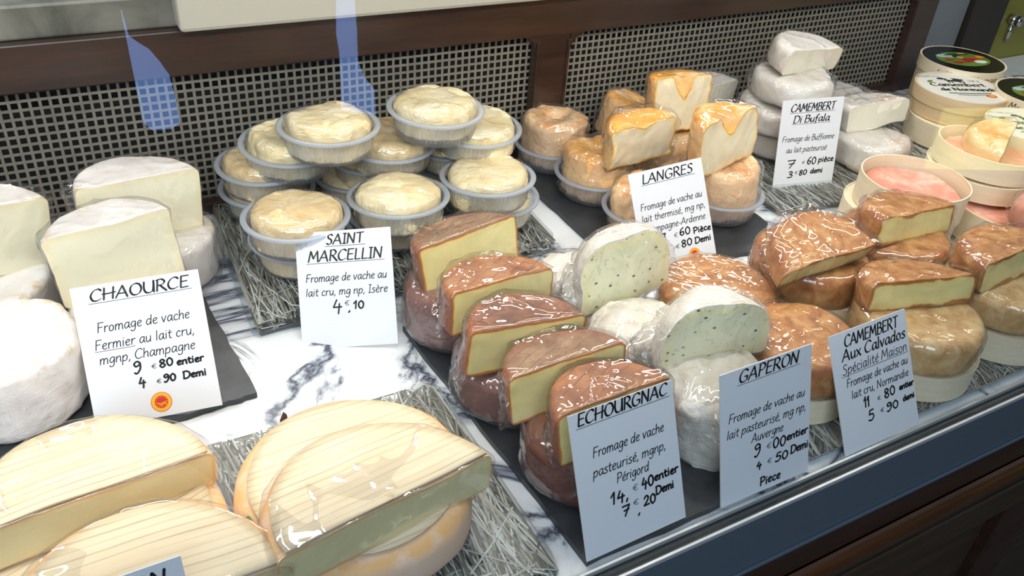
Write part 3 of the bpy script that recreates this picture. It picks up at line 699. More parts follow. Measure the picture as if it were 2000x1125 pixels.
def tray(label, corners, z_top, n_str, seed, direction=PI / 2, glass_t=.003, z0=.0008, spread=.18, lens=(.05, .16)):
    xs = [c[0] for c in corners]; ys = [c[1] for c in corners]
    t = thing('straw_tray', label, 'tray', (sum(xs) / 4, sum(ys) / 4, 0), (0, 0, 0), 'glass trays filled with straw')
    cx_, cy2 = t.matrix_world.translation[:2]
    loc = [(x - cx_, y - cy2) for x, y in corners]
    rnd = random.Random(seed); V = []; F = []; A = []
    def inside(u, v, m=.03):
        u = min(1 - m, max(m, u)); v = min(1 - m, max(m, v))
        a, b, c, d = loc
        return ((1 - u) * (1 - v) * a[0] + u * (1 - v) * b[0] + u * v * c[0] + (1 - u) * v * d[0], (1 - u) * (1 - v) * a[1] + u * (1 - v) * b[1] + u * v * c[1] + (1 - u) * v * d[1])
    W_ = math.dist(loc[0], loc[1]); H_ = math.dist(loc[0], loc[3]); zt = z_top - glass_t - .0012
    for i in range(n_str):
        L = rnd.uniform(*lens); a = direction + rnd.gauss(0, spread) if rnd.random() < .9 else rnd.uniform(0, PI)
        u, v = rnd.random(), rnd.random(); du, dv = math.cos(a) * L / 2 / W_, math.sin(a) * L / 2 / H_
        p = inside(u - du, v - dv, .015); q = inside(u + du, v + dv, .015)
        m_ = inside(u + rnd.uniform(-.01, .01), v + rnd.uniform(-.01, .01), .015)
        r = rnd.uniform(.0004, .0009); z = z0 + .0012 + (zt - z0 - .0012) * rnd.random() ** .6; tone = rnd.random()
        dx, dy = q[0] - p[0], q[1] - p[1]; D = math.hypot(dx, dy)
        if D < .006: continue
        nx, ny = -dy / D * r, dx / D * r; i0 = len(V)
        for (x, y), dz in ((p, rnd.uniform(-.0005, .0005)), (m_, 0), (q, rnd.uniform(-.0005, .0005))):
            V.extend([(x + nx, y + ny, z + dz), (x, y, z + dz + r * .9), (x - nx, y - ny, z + dz)]); A.extend([tone] * 3)
        for k in (0, 3): F.extend([(i0 + k, i0 + k + 1, i0 + k + 4, i0 + k + 3), (i0 + k + 1, i0 + k + 2, i0 + k + 5, i0 + k + 4)])
    st = link('straw', mesh('straw', V, F, A, 'tone'), 'straw', t, False); st['kind'] = 'stuff'
    prism('straw_bed', 'straw_under', [inside(*q, .02) for q in ((0, 0), (1, 0), (1, 1), (0, 1))], z0, z0 + .001, t)
    # rounded glass cover with sloping edges
    def ringp(inset, rc=.012, n=6):
        a = [inside(u, v, 0) for u, v in ((0, 0), (1, 0), (1, 1), (0, 1))]; out = []
        for i in range(4):
            p = Vector(a[i]); p0 = (Vector(a[i - 1]) - p).normalized(); p1 = (Vector(a[(i + 1) % 4]) - p).normalized()
            c = p + (p0 + p1) * (rc + inset)
            for k in range(n + 1):
                s_ = k / n * PI / 2; out.append(c - p0 * 0 - (p1 * math.cos(s_) + p0 * math.sin(s_)) * rc)
        return out
    bm = bmesh.new(); rings = []
    for ins, z in ((0, z0), (.0, z0 + .002), (.003, z_top - .001), (.004, z_top)):
        rings.append([bm.verts.new((p.x, p.y, z)) for p in ringp(ins)])
    for a, b in zip(rings, rings[1:]):
        for k in range(len(a)): bm.faces.new((a[k], a[(k + 1) % len(a)], b[(k + 1) % len(b)], b[k]))
    bm.faces.new(rings[-1]); bmesh.ops.recalc_face_normals(bm, faces=bm.faces)
    bm_obj('glass_cover', bm, 'tray_glass', t)
    return t
tray('straw filled glass tray under the stacked plastic cups', [(.107, .567), (.412, .588), (.424, .783), (.12, .783)], .0185, 1500, 1)
tray('straw filled glass tray under the big cheeses topped with wooden discs', [(-.13, .262), (.215, .259), (.217, .455), (-.13, .460)], .0135, 1900, 2, glass_t=.002)
tray('straw filled glass tray under the soft white wrapped cheeses, by the grille', [(.672, .555), (1.10, .50), (1.12, .775), (.68, .785)], .010, 1400, 3, direction=PI * .45, glass_t=.0015)
tray('straw filled glass tray under the tan camembert cheeses', [(.422, .264), (.98, .262), (.98, .49), (.422, .47)], .0058, 2300, 4, direction=PI * .42, glass_t=.0008, z0=.0004)

# ================================================================== WHITE RIND CHEESES (left)
GC = 'white rind cheeses on the left slate'
wp = dict(ct=.006, cb=.006)
cheese('white_rind_cheese', 'large whole white rind cheese wheel, unwrapped, in front on the left slate', 'cheese', (-.063, .563, .0057), (20, 0, 0), .0495, .056, False, 'rind_white', group=GC, bulge=.03, a1=.003, a2=.0011, **wp)
cheese('white_rind_cheese', 'low white wheel hidden behind its own price label, under a cut half', 'cheese', (.027, .607, .0057), (0, 0, 0), .0455, .038, False, 'rind_white', group=GC, **wp)
cheese('white_rind_cheese', 'whole white wheel under the leftmost cut half, tan line on its rim', 'cheese', (-.072, .672, .0057), (70, 0, 0), .047, .041, False, 'rind_white', group=GC, a1=.003, **wp)
cheese('white_rind_cheese', 'whole white wheel in shiny loose film under the rear cut half', 'cheese', (.060, .690, .0057), (120, 0, 0), .047, .043, False, 'rind_white', group=GC, film='film_loose', amp=.003, flare=.006, tail=(-40, .012, .5), **wp)
cheese('cut_white_cheese', 'half white rind cheese with cut face above its price label', 'cheese', (.024, .610, .045), (3, -4, -4), .0445, .060, True, 'rind_white', 'paste_chaource', group='cut halves of white rind cheese', film='film', ct=.004, cb=.004)
cheese('cut_white_cheese', 'rear half white rind cheese in film, tallest, against the grille', 'cheese', (.050, .674, .050), (12, 0, 4), .049, .057, True, 'rind_white', 'paste_chaource', group='cut halves of white rind cheese', film='film', ct=.004, cb=.004, tail=(170, .008, .9))
cheese('cut_white_cheese', 'leftmost half white rind cheese, cut off by the picture edge', 'cheese', (-.066, .664, .048), (16, 2, 5), .047, .060, True, 'rind_white', 'paste_chaource', group='cut halves of white rind cheese', film='film', ct=.005, cb=.004, tail=(15, .010, 1.0))

# ================================================================== CUPS OF CREAMY CHEESE
cups = [  # x, y, z, tilt, cup label, tone
    (.166, .630, .0475, (0, -1, 0), 'front left upper frosted cup, above the saint marcellin label corner', 0, 'tan'),
    (.173, .644, .0190, (0, 0, 0), 'front left lower frosted cup on the straw, under another cup', 1, 'tan'),
    (.259, .627, .0495, (0, -3, 0), 'front middle upper frosted cup, directly behind the price label', 0, 'cream'),
    (.266, .655, .0190, (0, 0, 0), 'front middle lower frosted cup, mostly hidden under another', 1, 'tan'),
    (.352, .633, .0495, (0, -2, 0), 'front right upper frosted cup beside the brown cut cheese', 0, 'cream'),
    (.367, .648, .0190, (0, 0, 0), 'front right lower frosted cup on the straw beside the slate', 1, 'cream'),
    (.171, .745, .0190, (0, 0, 0), 'rear left lowest frosted cup near the grille', 0, 'tan'),
    (.170, .741, .0460, (0, 1, 0), 'rear left second frosted cup, just above the lowest one', 0, 'tan'),
    (.190, .726, .0700, (0, 4, 1), 'left frosted cup with grooved cheese, third level of the rear stack', 0, 'fold'),
    (.283, .709, .0640, (0, 2, 0), 'middle frosted cup sitting under the two peak cups', 0, 'tan'),
    (.366, .690, .0740, (0, 2, 0), 'right rear frosted cup, tucked under the right peak cup', 0, 'fold'),
    (.218, .690, .0980, (0, 0, 0), 'left peak frosted cup of the pile, in front of the grille', 0, 'fold'),
    (.320, .686, .1020, (0, 2, 1), 'right peak frosted cup, highest of the whole pile', 0, 'fold'),
    (.262, .742, .0190, (0, 0, 0), 'rear middle frosted cup low on the straw, in shade', 1, 'tan'),
    (.275, .728, .0420, (0, 0, 0), 'rear middle frosted cup stacked between pile columns, in shade', 1, 'tan'),
    (.362, .738, .0190, (0, 0, 0), 'rear right frosted cup low on the straw, in shade', 1, 'tan'),
    (.358, .722, .0450, (0, 0, 0), 'rear right frosted cup, second level, in shade', 1, 'tan')]
for i, (x, y, z, rt, lb, low, kind) in enumerate(cups):
    cup((x, y, z), (i * 31, rt[1], rt[2]) if not rt[1] else (0, rt[1], rt[2]), lb, 'frosted plastic cups of creamy cheese')
    place_z = z + .0028
    c = cheese('creamy_cheese', 'creamy wrinkled cheese in the ' + lb.split(',')[0], 'cheese', (x, y, place_z), (i * 47 if not rt[1] else i * 7, rt[1], rt[2]), .0376, .0262 if low else .0298, False,
               'cream_cheese_tan' if kind == 'tan' else 'cream_cheese', group='creamy cheeses in frosted cups', ct=.007, cb=.003, dome=.0015,
               a1=.0028 if kind != 'fold' else .0046, a2=.0013, film=None if low else 'film', amp=.0022, puff=.0006, **({} if low else {'tail': (110 + i * 33, .009, 1.0)}))

# ================================================================== ORANGE CHEESES (centre back)
GL = 'orange rind cheeses'
cup((.504, .757, .006), (0, 0, 0), 'frosted cup holding the whole crater topped cheese near the wood post', 'frosted cups under orange cheeses')
cup((.509, .675, .006), (0, 0, 0), 'frosted cup on the slate edge left of the langres label', 'frosted cups under orange cheeses')
cup((.612, .587, .006), (0, 0, 0), 'frosted cup right of the langres label, at the slate corner', 'frosted cups under orange cheeses')
cup((.513, .588, .006), (0, 0, 0), 'frosted cup half hidden behind the langres label', 'frosted cups under orange cheeses')
lp = dict(ct=.009, cb=.006)
cheese('orange_cheese', 'whole wrinkled orange cheese with a crater top, nearest the wood post', 'cheese', (.504, .757, .0095), (10, 0, 0), .0362, .055, False, 'rind_peach', group=GL, crater=.013, a1=.0052, a2=.0024, film='film_loose', amp=.003, flare=.004, **lp)
cheese('orange_cheese', 'orange cheese standing in the cup left of the price label', 'cheese', (.509, .675, .0095), (60, 0, 0), .0362, .050, False, 'rind_orange', group=GL, crater=.006, a1=.0052, a2=.0024, film='film_loose', amp=.003, flare=.004, **lp)
cheese('cut_orange_cheese', 'cut orange cheese with ivory face, leaning back above the label left side', 'cheese', (.533, .633, .057), (-3, 10, -9), .0389, .047, True, 'rind_orange', 'paste_langres', group='cut halves of orange cheese', film='film', crater=.006, a1=.0042, a2=.0016, amp=.0026, tail=(190, .010, .4), ct=.007, cb=.004)
cheese('orange_cheese', 'orange yellow cheese leaning against the grille, behind the cut halves', 'cheese', (.600, .752, .022), (0, 8, 12), .036, .050, False, 'rind_orange', group=GL, crater=.008, a1=.0052, a2=.0024, film='film_loose', amp=.003, flare=.005, **lp)
cheese('orange_cheese', 'whole peach cheese supporting the tallest cut half, mostly hidden', 'cheese', (.604, .672, .0055), (0, 0, 0), .0362, .063, False, 'rind_peach', group=GL, a1=.0052, a2=.0024, film='film', **lp)
cheese('cut_orange_cheese', 'tallest cut orange cheese with a deep notch in its ivory face', 'cheese', (.599, .655, .072), (4, -9, 3), .0385, .060, True, 'rind_orange', 'paste_langres', group='cut halves of orange cheese', film='film', crater=.024, crw=.46, a1=.0036, a2=.0014, ct=.005, cb=.003)
cheese('cut_orange_cheese', 'right cut orange cheese with notch, leaning beside the bufala label', 'cheese', (.597, .575, .067), (8, 0, -5), .0388, .057, True, 'rind_orange', 'paste_langres', group='cut halves of orange cheese', film='film', crater=.022, crw=.5, a1=.0042, a2=.0016, ct=.007, cb=.004, tail=(185, .007, .9))
cheese('orange_cheese', 'whole pale orange cheese in the cup under the right cut half', 'cheese', (.612, .587, .0095), (150, 0, 0), .0366, .055, False, 'rind_peach', group=GL, a1=.0052, a2=.0024, film='film_loose', amp=.003, tail=(-20, .018, .8), **lp)
cheese('orange_cheese', 'pale orange cheese peeking out left of the langres label', 'cheese', (.513, .588, .0095), (230, 0, 0), .0362, .047, False, 'rind_peach', group=GL, a1=.0052, a2=.0024, film='film', **lp)

# ================================================================== SOFT WHITE CHEESES (right back)
GB = 'soft white wrapped cheeses'
bp = dict(ct=.009, cb=.008, a1=.004, a2=.001)
cheese('soft_white_cheese', 'soft white wheel at the bottom of the tall pile behind the bufala label', 'cheese', (.785, .680, .0105), (30, 0, 0), .046, .034, False, 'rind_white_plain', group=GB, film='film_loose', amp=.003, flare=.006, **bp)
cheese('soft_white_cheese', 'soft white wheel second from bottom, top edge above the bufala label', 'cheese', (.768, .677, .047), (0, 4, 0), .047, .032, False, 'rind_white_plain', group=GB, film='film_loose', amp=.003, flare=.004, tail=(170, .008, .5), **bp)
cheese('soft_white_cheese', 'soft cream wheel under the topmost white half', 'cheese', (.774, .672, .084), (60, 0, 0), .0475, .029, False, 'rind_white_plain', group=GB, film='film_loose', amp=.003, flare=.003, tail=(165, .012, .8), **bp)
cheese('cut_soft_white_cheese', 'topmost white half cheese on the tall pile, in front of the grille', 'cheese', (.791, .668, .1125), (7, 11, 5), .0515, .029, True, 'rind_white_plain', 'paste_white', group='cut halves of soft white cheese', film='film', ct=.009, cb=.006, a1=.003)
cheese('soft_white_cheese', 'whole soft white wheel low on the straw, right of the bufala label', 'cheese', (.872, .613, .0105), (200, 0, 0), .0455, .034, False, 'rind_white_plain', group=GB, film='film', amp=.0025, **bp)
cheese('cut_soft_white_cheese', 'white half cheese lying on the low wheel beside the wooden boxes', 'cheese', (.886, .623, .0475), (-6, -7, -4), .0473, .030, True, 'rind_white_plain', 'paste_white', group='cut halves of soft white cheese', film='film_loose', ct=.007, cb=.005, a1=.003, amp=.002)
cheese('soft_white_cheese', 'white wheel in loose cloudy film, against the grille and mostly hidden', 'cheese', (.95, .738, .0105), (0, 0, 0), .040, .032, False, 'rind_white_plain', group=GB, film='film_loose', amp=.006, flare=.012, **bp)
cheese('soft_white_cheese', 'low white cheese under the paper white wedge, behind the orange halves', 'cheese', (.722, .744, .0105), (0, 0, 0), .0375, .036, False, 'rind_white_plain', group=GB, film='film_loose', amp=.003, **bp)
cheese('cut_soft_white_cheese', 'angular white half cheese behind the orange halves', 'cheese', (.716, .735, .047), (12, 6, 0), .042, .035, True, 'rind_white_plain', 'paste_white', group='cut halves of soft white cheese', film='film_loose', ct=.004, cb=.004, a1=.0015)

# ================================================================== ROUND WOODEN BOXES
def ring_mesh(R, h, t, n=72):
    V = []; F = []
    ol = [(R - t, 0), (R, 0), (R, h), (R - t, h)]
    for r, z in ol:
        for j in range(n): a = 2 * PI * j / n; V.append((r * math.cos(a), r * math.sin(a), z))
    for i in range(4):
        for j in range(n):
            k = (j + 1) % n; i2 = (i + 1) % 4; F.append((i * n + j, i * n + k, i2 * n + k, i2 * n + j))
    return mesh('ring', V, F)
def disc_obj(name, mat, R, z, parent, n=72, th=.001):
    bm = bmesh.new(); bmesh.ops.create_cone(bm, cap_ends=True, segments=n, radius1=R, radius2=R, depth=th)
    bmesh.ops.translate(bm, vec=(0, 0, z), verts=bm.verts); return bm_obj(name, bm, mat, parent)
def wood_box(label, loc, rot, R, h, lid=None, group='round wooden cheese boxes', wood='poplar', text=None, closed=False, lidh=.017):
    t = thing('wooden_box', label, 'box', loc, rot, group)
    o = link('side_band', ring_mesh(R - (.0016 if lid else 0), h - (.001 if lid else 0), .0014), wood, t, False)
    disc_obj('bottom', wood, R - .003, .0008, t)
    if closed: disc_obj('top_board', wood, R - .0016, h - .0012, t)
    # overlap of the steamed wood strip
    if lid:
        ld = link('lid', ring_mesh(R, lidh, .0014), wood, t, False); ld.location = (0, 0, h - lidh)
        disc_obj('lid_board', wood, R - .0012, lidh - .0014, ld)
        p = disc_obj('lid_print', 'lid_black' if lid == 'black' else 'lid_paper', R - .0028, lidh - .0004, ld, th=.0006)
        art(p, lid, R, lidh + .0001)
    if text:
        zb = (h - lidh - .001) if text[3] == 'band' else h - lidh + .004
        st = text_strokes(text[0], 0, text[1], 0, .0075, .2)
        lettering('side_lettering', st, .0009, .6, 'ink', t, lambda x, z, a0=R_(text[2]): ((R + .0003) * math.cos(a0 + x / R), (R + .0003) * math.sin(a0 + x / R), zb + z))
    return t
def blob(name, mat, cx_, cy2, rx, ry, z, parent, rot=0, n=28, wob=0, seed=0):
    rnd = random.Random(seed); V = [(cx_, cy2, z)]
    for i in range(n):
        a = 2 * PI * i / n; k = 1 + rnd.uniform(-wob, wob); x, y = rx * k * math.cos(a), ry * k * math.sin(a)
        V.append((cx_ + x * math.cos(rot) - y * math.sin(rot), cy2 + x * math.sin(rot) + y * math.cos(rot), z))
    return link(name, mesh(name, V, [(0, 1 + i, 1 + (i + 1) % n) for i in range(n)]), mat, parent, False)
def art(p, kind, R, z):
    if kind == 'black':
        blob('picture_field', 'art_green', 0, 0, R * .70, R * .50, z, p, 0, 48)
        b = lambda *a, **k: blob(*a[:2], *[q * R for q in a[2:6]], z + a[6], p, **k)
        b('sky_patch', 'art_sky', -.28, .26, .30, .13, .00006, wob=.15, seed=1); b('foliage_patch', 'art_dark_green', .05, .33, .34, .08, .00007, wob=.2, seed=2)
        b('flower_patch', 'art_red', -.42, -.02, .13, .08, .00008, wob=.2, seed=3); b('dark_hair', 'ink', -.04, .20, .13, .09, .0001, wob=.1, seed=4)
        b('face_patch', 'art_skin', -.0, .12, .09, .07, .00012, seed=5); b('red_dress', 'art_red', .16, -.06, .24, .12, .00011, wob=.12, seed=6)
        b('white_apron', 'art_white', .34, -.22, .18, .11, .00013, wob=.12, seed=7); b('red_sleeve', 'art_red', .02, -.16, .12, .08, .00014, wob=.1, seed=8)
        b('flower_patch', 'art_red', -.30, -.22, .16, .08, .00012, wob=.2, seed=9); b('gold_patch', 'seal_yellow', .22, .38, .12, .03, .0001, seed=10)
        s_ = b('round_seal', 'art_orange', .56, .10, .15, .10, .00016, seed=11); b('seal_centre', 'seal_yellow', .56, .10, .09, .06, .0002, seed=12)
    else:
        mp = lambda x, y: (x, y, z + .0001)
        b = lambda *a, **k: blob(*a[:2], *[q * R for q in a[2:6]], z + a[6], p, **k)
        b('cow_body', 'ink', .06, .44, .24, .10, .0001, wob=.15, seed=1); b('cow_head', 'ink', -.22, .52, .09, .06, .0001, wob=.1, seed=2); b('cow_patch', 'art_white', -.02, .48, .08, .05, .00014, wob=.1, seed=3)
        for lx in (-.12, -.04, .16, .24): b('cow_leg', 'ink', lx, .32, .02, .07, .0001)
        b('green_mark', 'art_green', -.58, .34, .12, .06, .0001, wob=.02, n=4, rot=.6); b('round_seal', 'art_orange', .42, -.52, .13, .09, .0001); b('seal_centre', 'seal_yellow', .42, -.52, .07, .05, .00014)
        st = text_strokes('Camembert', -R * .68, R * .66, R * .06, R * .19, 0) + text_strokes('de Normandie', -R * .6, R * .84, -R * .22, R * .17, 0)
        lettering('printed_lettering', st, .0021, .9, 'art_dark_green', p, mp)
        for k, (u0, u1, v) in enumerate(((-.5, .5, -.36), (-.34, .34, -.46))):
            lettering('ornament', [[(R * u0, R * v), (R * (u0 + u1) / 2, R * (v - .03)), (R * u1, R * v)]], .0022 if not k else .0012, .2, 'art_dark_green', p, mp)
        lettering('small_print', text_strokes('au lait cru', -R * .75, -R * .2, R * .62, R * .07, 0) + text_strokes('250 g', R * .4, R * .66, R * .36, R * .09, 0), .0004, .1, 'ink', p, mp)
wood_box('round wooden box under the farther black lid box', (1.137, .700, .0102), (0, 0, 0), .0555, .035, wood='poplar', closed=True)
wood_box('round wooden box with black picture lid, farther one near the end post', (1.133, .698, .0455), (-14, 0, 0), .0565, .035, 'black', text=("le Moulé a la main", .085, 198, 'lid'))
wood_box('lowest plain wooden box under the cow lid boxes', (1.036, .622, .0102), (0, 0, 0), .0555, .030, wood='poplar', closed=True)
wood_box('round wooden box with pale cow lid, on top of the front stack', (1.045, .632, .0405), (-22, 0, 0), .0575, .0345, 'paper', wood='poplar_dark')
wood_box('round wooden box under the black lid at the picture edge', (1.122, .572, .0102), (0, 0, 0), .0555, .034, wood='poplar', closed=True)
wood_box('round wooden box with black picture lid at the picture edge', (1.120, .570, .0445), (-20, 0, 0), .0555, .036, 'black', text=('Moulé a la louche', .08, 195, 'lid'))
wood_box('round wooden box under the pale lettered lid behind the peach cheese', (1.022, .512, .0102), (0, 0, 0), .0560, .030, wood='poplar', closed=True)
wood_box('round wooden box with pale lettered lid, behind the peach cheese', (1.022, .510, .0405), (-30, 0, 0), .0570, .034, 'paper', wood='poplar')

# open boxes with pink and peach cheeses
wood_box('lower open wooden box at the left, nesting another open box', (.768, .483, .0060), (0, 0, 0), .0575, .030, wood='poplar', group='open round wooden boxes', closed=True)
wood_box('upper open wooden box with the flat pink cheese, left one', (.771, .478, .0362), (0, 0, 0), .0545, .033, wood='poplar', group='open round wooden boxes')
cheese('pink_cheese', 'flat pink and white cheese sunk in the left open box', 'cheese', (.771, .478, .0378), (0, 0, 0), .0495, .020, False, 'rind_pink', group='pink washed cheeses', ct=.004, a1=.003, a2=.001)
wood_box('low open wooden box with pink cheese under the tall double box', (.872, .428, .0060), (0, 0, 0), .0535, .034, wood='poplar', group='open round wooden boxes')
cheese('pink_cheese', 'flat pink cheese in the low box under the tall double box', 'cheese', (.872, .428, .0078), (0, 0, 0), .0482, .028, False, 'rind_pink', group='pink washed cheeses', ct=.004, a1=.003, a2=.001)
wood_box('wide lower band box of the tall double box', (.889, .481, .0405), (0, 0, 0), .0580, .020, wood='poplar', group='open round wooden boxes', closed=True)
wood_box('tall open wooden box holding the wrapped peach cheese', (.889, .481, .0607), (0, 0, 3), .0550, .024, wood='poplar', group='open round wooden boxes')
cheese('peach_cheese', 'shiny wrapped peach cheese half resting tilted in the tall open box', 'cheese', (.908, .478, .066), (28, 4, -8), .041, .030, True, 'rind_peach', 'paste_calvados', group='pink washed cheeses', film='film', ct=.010, cb=.008, a1=.003, amp=.003)
cheese('pink_cheese', 'thick pink cheese lying in the tall open box under the peach half', 'cheese', (.889, .481, .0625), (0, 0, 0), .050, .012, False, 'rind_pink', group='pink washed cheeses', ct=.004, a1=.003, a2=.001)
cheese('pink_cheese', 'reddish wrapped cheese at the picture edge behind the brown cut half', 'cheese', (.852, .366, .043), (0, 0, 6), .045, .032, False, 'rind_pink', group='pink washed cheeses', film='film', ct=.012, cb=.008, a1=.003, amp=.003)
wood_box('wooden box base under the reddish cheese at the picture edge', (.855, .360, .0060), (0, 0, 0), .0480, .036, wood='poplar', group='wooden box bases under tan cheeses', closed=True)

# ================================================================== TAN CAMEMBERTS (right front)
GK = 'tan coated camemberts'
kp = dict(ct=.008, cb=.006, a1=.0024, a2=.0005)
def kwheel(label, x, y, z, film='film', m='rind_tan', R=.0505, **k): return cheese('tan_cheese', label, 'cheese', (x, y, z), (k.pop('yaw', 0), 0, 0), R, .030, False, m, group=GK, film=film, amp=.0014, **{**kp, **k})
def kbase(label, x, y, h=.027, R=.0515): return wood_box(label, (x, y, .0060), (0, 0, 0), R, h, wood='poplar', group='wooden box bases under tan cheeses', closed=True)
kbase('shallow wooden base under the tan wheel behind the two garlic cheese halves', .464, .423, .016); kwheel('whole tan wheel in film right behind the two garlic cheese halves', .464, .423, .0225)
kbase('wooden base visible left under the tan wheel topped by a half', .577, .416); kwheel('whole tan wheel under the steeply leaning wrapped half', .566, .419, .0335, yaw=50)
kbase('wooden base under the rear right tan wheel', .676, .420); kwheel('whole tan wheel under the rear small tan half', .667, .414, .0335, yaw=90)
kbase('wooden base behind the gaperon and calvados labels', .474, .336, .023, .047); kwheel('whole tan wheel between the gaperon and calvados labels', .471, .336, .0295, yaw=10, R=.0465)
kbase('wooden base right of the calvados label, in front', .589, .316, .024); kwheel('whole pale tan wheel right of the calvados label', .584, .317, .0305, m='rind_tan_light', yaw=130)
kbase('wooden base at the right picture edge, in front', .702, .315); kwheel('whole pale tan wheel at the right picture edge, in front', .697, .317, .0335, R=.0485, m='rind_tan_light', yaw=200)
GH = 'cut halves of tan camembert'
cheese('cut_tan_cheese', 'rear tan half camembert with pale cut face, below the open boxes', 'cheese', (.668, .396, .0635), (0, -5, 3), .0515, .028, True, 'rind_tan', 'paste_calvados', group=GH, film='film', ct=.008, cb=.006, a1=.0026, amp=.0022)
cheese('cut_tan_cheese', 'steeply leaning tan half camembert in shiny loose film, top towards viewer', 'cheese', (.544, .388, .0640), (-1, 22, -2), .0525, .022, True, 'rind_tan', 'paste_calvados', group=GH, film='film', ct=.008, cb=.006, a1=.0026, amp=.0035, puff=.0025, tail=(160, .010, .5))
cheese('cut_tan_cheese', 'tan half camembert with greenish cut face above the calvados label', 'cheese', (.584, .318, .0605), (-14, -12, 0), .0505, .027, True, 'rind_tan', 'paste_calvados', group=GH, film='film', ct=.008, cb=.006, a1=.0026, amp=.0022)
cheese('cut_tan_cheese', 'darker tan half camembert cut off by the right picture edge', 'cheese', (.697, .312, .0645), (1, -6, -3), .0515, .029, True, 'rind_tan', 'paste_calvados', group=GH, film='film', ct=.008, cb=.006, a1=.0026, amp=.0022)

# ================================================================== GARLIC DOMES (centre front)
gp_ = dict(ct=.032, ctz=.030, cb=.008)
GG = 'white dome cheeses'
cheese('dome_cheese', 'lumpy white dome cheese behind the upper cut dome', 'cheese', (.362, .488, .0057), (0, 0, 0), .043, .055, False, 'rind_gaperon', group=GG, film='film', a1=.005, a2=.002, **gp_)
cheese('dome_cheese', 'lumpy white dome cheese between the two cut domes', 'cheese', (.371, .402, .0057), (40, 0, 0), .043, .056, False, 'rind_gaperon', group=GG, film='film', a1=.005, a2=.002, **gp_)
cheese('dome_cheese', 'whole lumpy white dome cheese between the echourgnac and gaperon labels', 'cheese', (.378, .320, .0057), (80, 0, 0), .0415, .058, False, 'rind_gaperon', group=GG, film='film', a1=.005, a2=.0022, tail=(-95, .003, .02), **{**gp_, 'ct': .022, 'ctz': .016})
gh = dict(ct=.030, ctz=.034, cb=.006)
cheese('cut_dome_cheese', 'upper cut dome cheese, cream face with dark pepper specks, leaning back', 'cheese', (.385, .445, .0420), (-4, -2, -9), .0425, .063, True, 'rind_gaperon', 'paste_gaperon', group='cut halves of peppered dome cheese', film='film_loose', amp=.003, flare=.005, tail=(170, .014, .3), a1=.004, a2=.001, **gh)
cheese('cut_dome_cheese', 'lower cut dome cheese, greenish speckled face above the gaperon label', 'cheese', (.383, .338, .0560), (-12, -2, -4), .0440, .0525, True, 'rind_gaperon', 'paste_gaperon', group='cut halves of peppered dome cheese', film='film_loose', amp=.003, flare=.005, tail=(165, .016, .4), a1=.004, a2=.001, **gh)

# ================================================================== BROWN RIND CHEESES (centre)
GE = 'brown rind wheels on the middle slate'
cheese('brown_rind_cheese', 'purple brown wheel in cloudy film, rearmost of three on the middle slate', 'cheese', (.268, .517, .0057), (0, 0, 0), .0465, .044, False, 'rind_dark_wheel', group=GE, film='film_loose', ct=.012, cb=.010, bulge=.02, amp=.002, flare=.002)
cheese('brown_rind_cheese', 'dark brown wrapped wheel, middle of three on the middle slate', 'cheese', (.2675, .4235, .0057), (50, 0, 0), .0455, .043, False, 'rind_dark_wheel', group=GE, film='film_loose', ct=.012, cb=.010, bulge=.02, amp=.003, flare=.004)
cheese('brown_rind_cheese', 'reddish brown wheel with bare glossy side, left of the echourgnac label', 'cheese', (.275, .333, .0057), (90, 0, 0), .0455, .043, False, 'rind_dark_wheel', group=GE, film='film', ct=.012, cb=.010, bulge=.02)
GEH = 'cut halves of brown rind cheese'
ep = dict(ct=.006, cb=.004, a1=.0018)
cheese('cut_brown_cheese', 'rearmost brown half cheese with tall pale yellow cut face, unwrapped top', 'cheese', (.280, .517, .0500), (7, -14, -4), .0475, .040, True, 'rind_brown_grey', 'paste_echourgnac', group=GEH, film='film', tail=(188, .007, .4), **ep)
cheese('cut_brown_cheese', 'second brown half from the back, orange brown top in film', 'cheese', (.271, .453, .0500), (6, -5, 3), .0470, .036, True, 'rind_brown', 'paste_echourgnac', group=GEH, film='film', tail=(185, .012, .1), amp=.0022, **ep)
cheese('cut_brown_cheese', 'third brown half from the back, purplish top with bright film glints', 'cheese', (.260, .398, .0500), (-4, -3, 4), .0460, .037, True, 'rind_brown_purple', 'paste_echourgnac', group=GEH, film='film', tail=(185, .012, .0), amp=.0022, **ep)
cheese('cut_brown_cheese', 'fourth brown half from the back, dark diagonal rack lines on top', 'cheese', (.269, .349, .0500), (-3, -10, -4), .0450, .037, True, 'rind_brown_grey', 'paste_echourgnac', group=GEH, film='film', tail=(185, .012, .0), amp=.0022, **ep)
cheese('cut_brown_cheese', 'front brown half leaning behind the echourgnac label', 'cheese', (.275, .303, .0500), (-4, -8, -5), .0425, .041, True, 'rind_brown', 'paste_echourgnac', group=GEH, film='film', amp=.0024, tail=(180, .006, .3), **ep)

# ================================================================== DISC TOPPED CHEESES (front left)
GR = 'soft cheeses topped with thin wooden discs'
rp = dict(ct=.010, cb=.010, a1=.0018, a2=.0004)
cheese('disc_topped_cheese', 'large whole cheese with thin wooden disc, under the front cut half', 'cheese', (.116, .353, .0137), (2, 0, 0), .0715, .036, False, 'rind_reblochon', group=GR, disc=.89, bulge=.02, **rp)
t = cheese('cut_disc_topped_cheese', 'cut half with wooden disc lying on the large whole cheese', 'cheese', (.117, .296, .0520), (12, -3, 5), .0705, .0262, True, 'rind_reblochon', 'paste_reblochon', group='cut halves with wooden discs', disc=.93, film='film_tight', amp=.0009, tail=(175, .004, .5), **{**rp, 'ct': .006, 'cb': .005})
cheese('disc_topped_cheese', 'whole cheese under the left cut half, thin wooden disc', 'cheese', (-.026, .372, .0137), (20, 0, 0), .0670, .034, False, 'rind_reblochon', group=GR, disc=.89, bulge=.02, **rp)
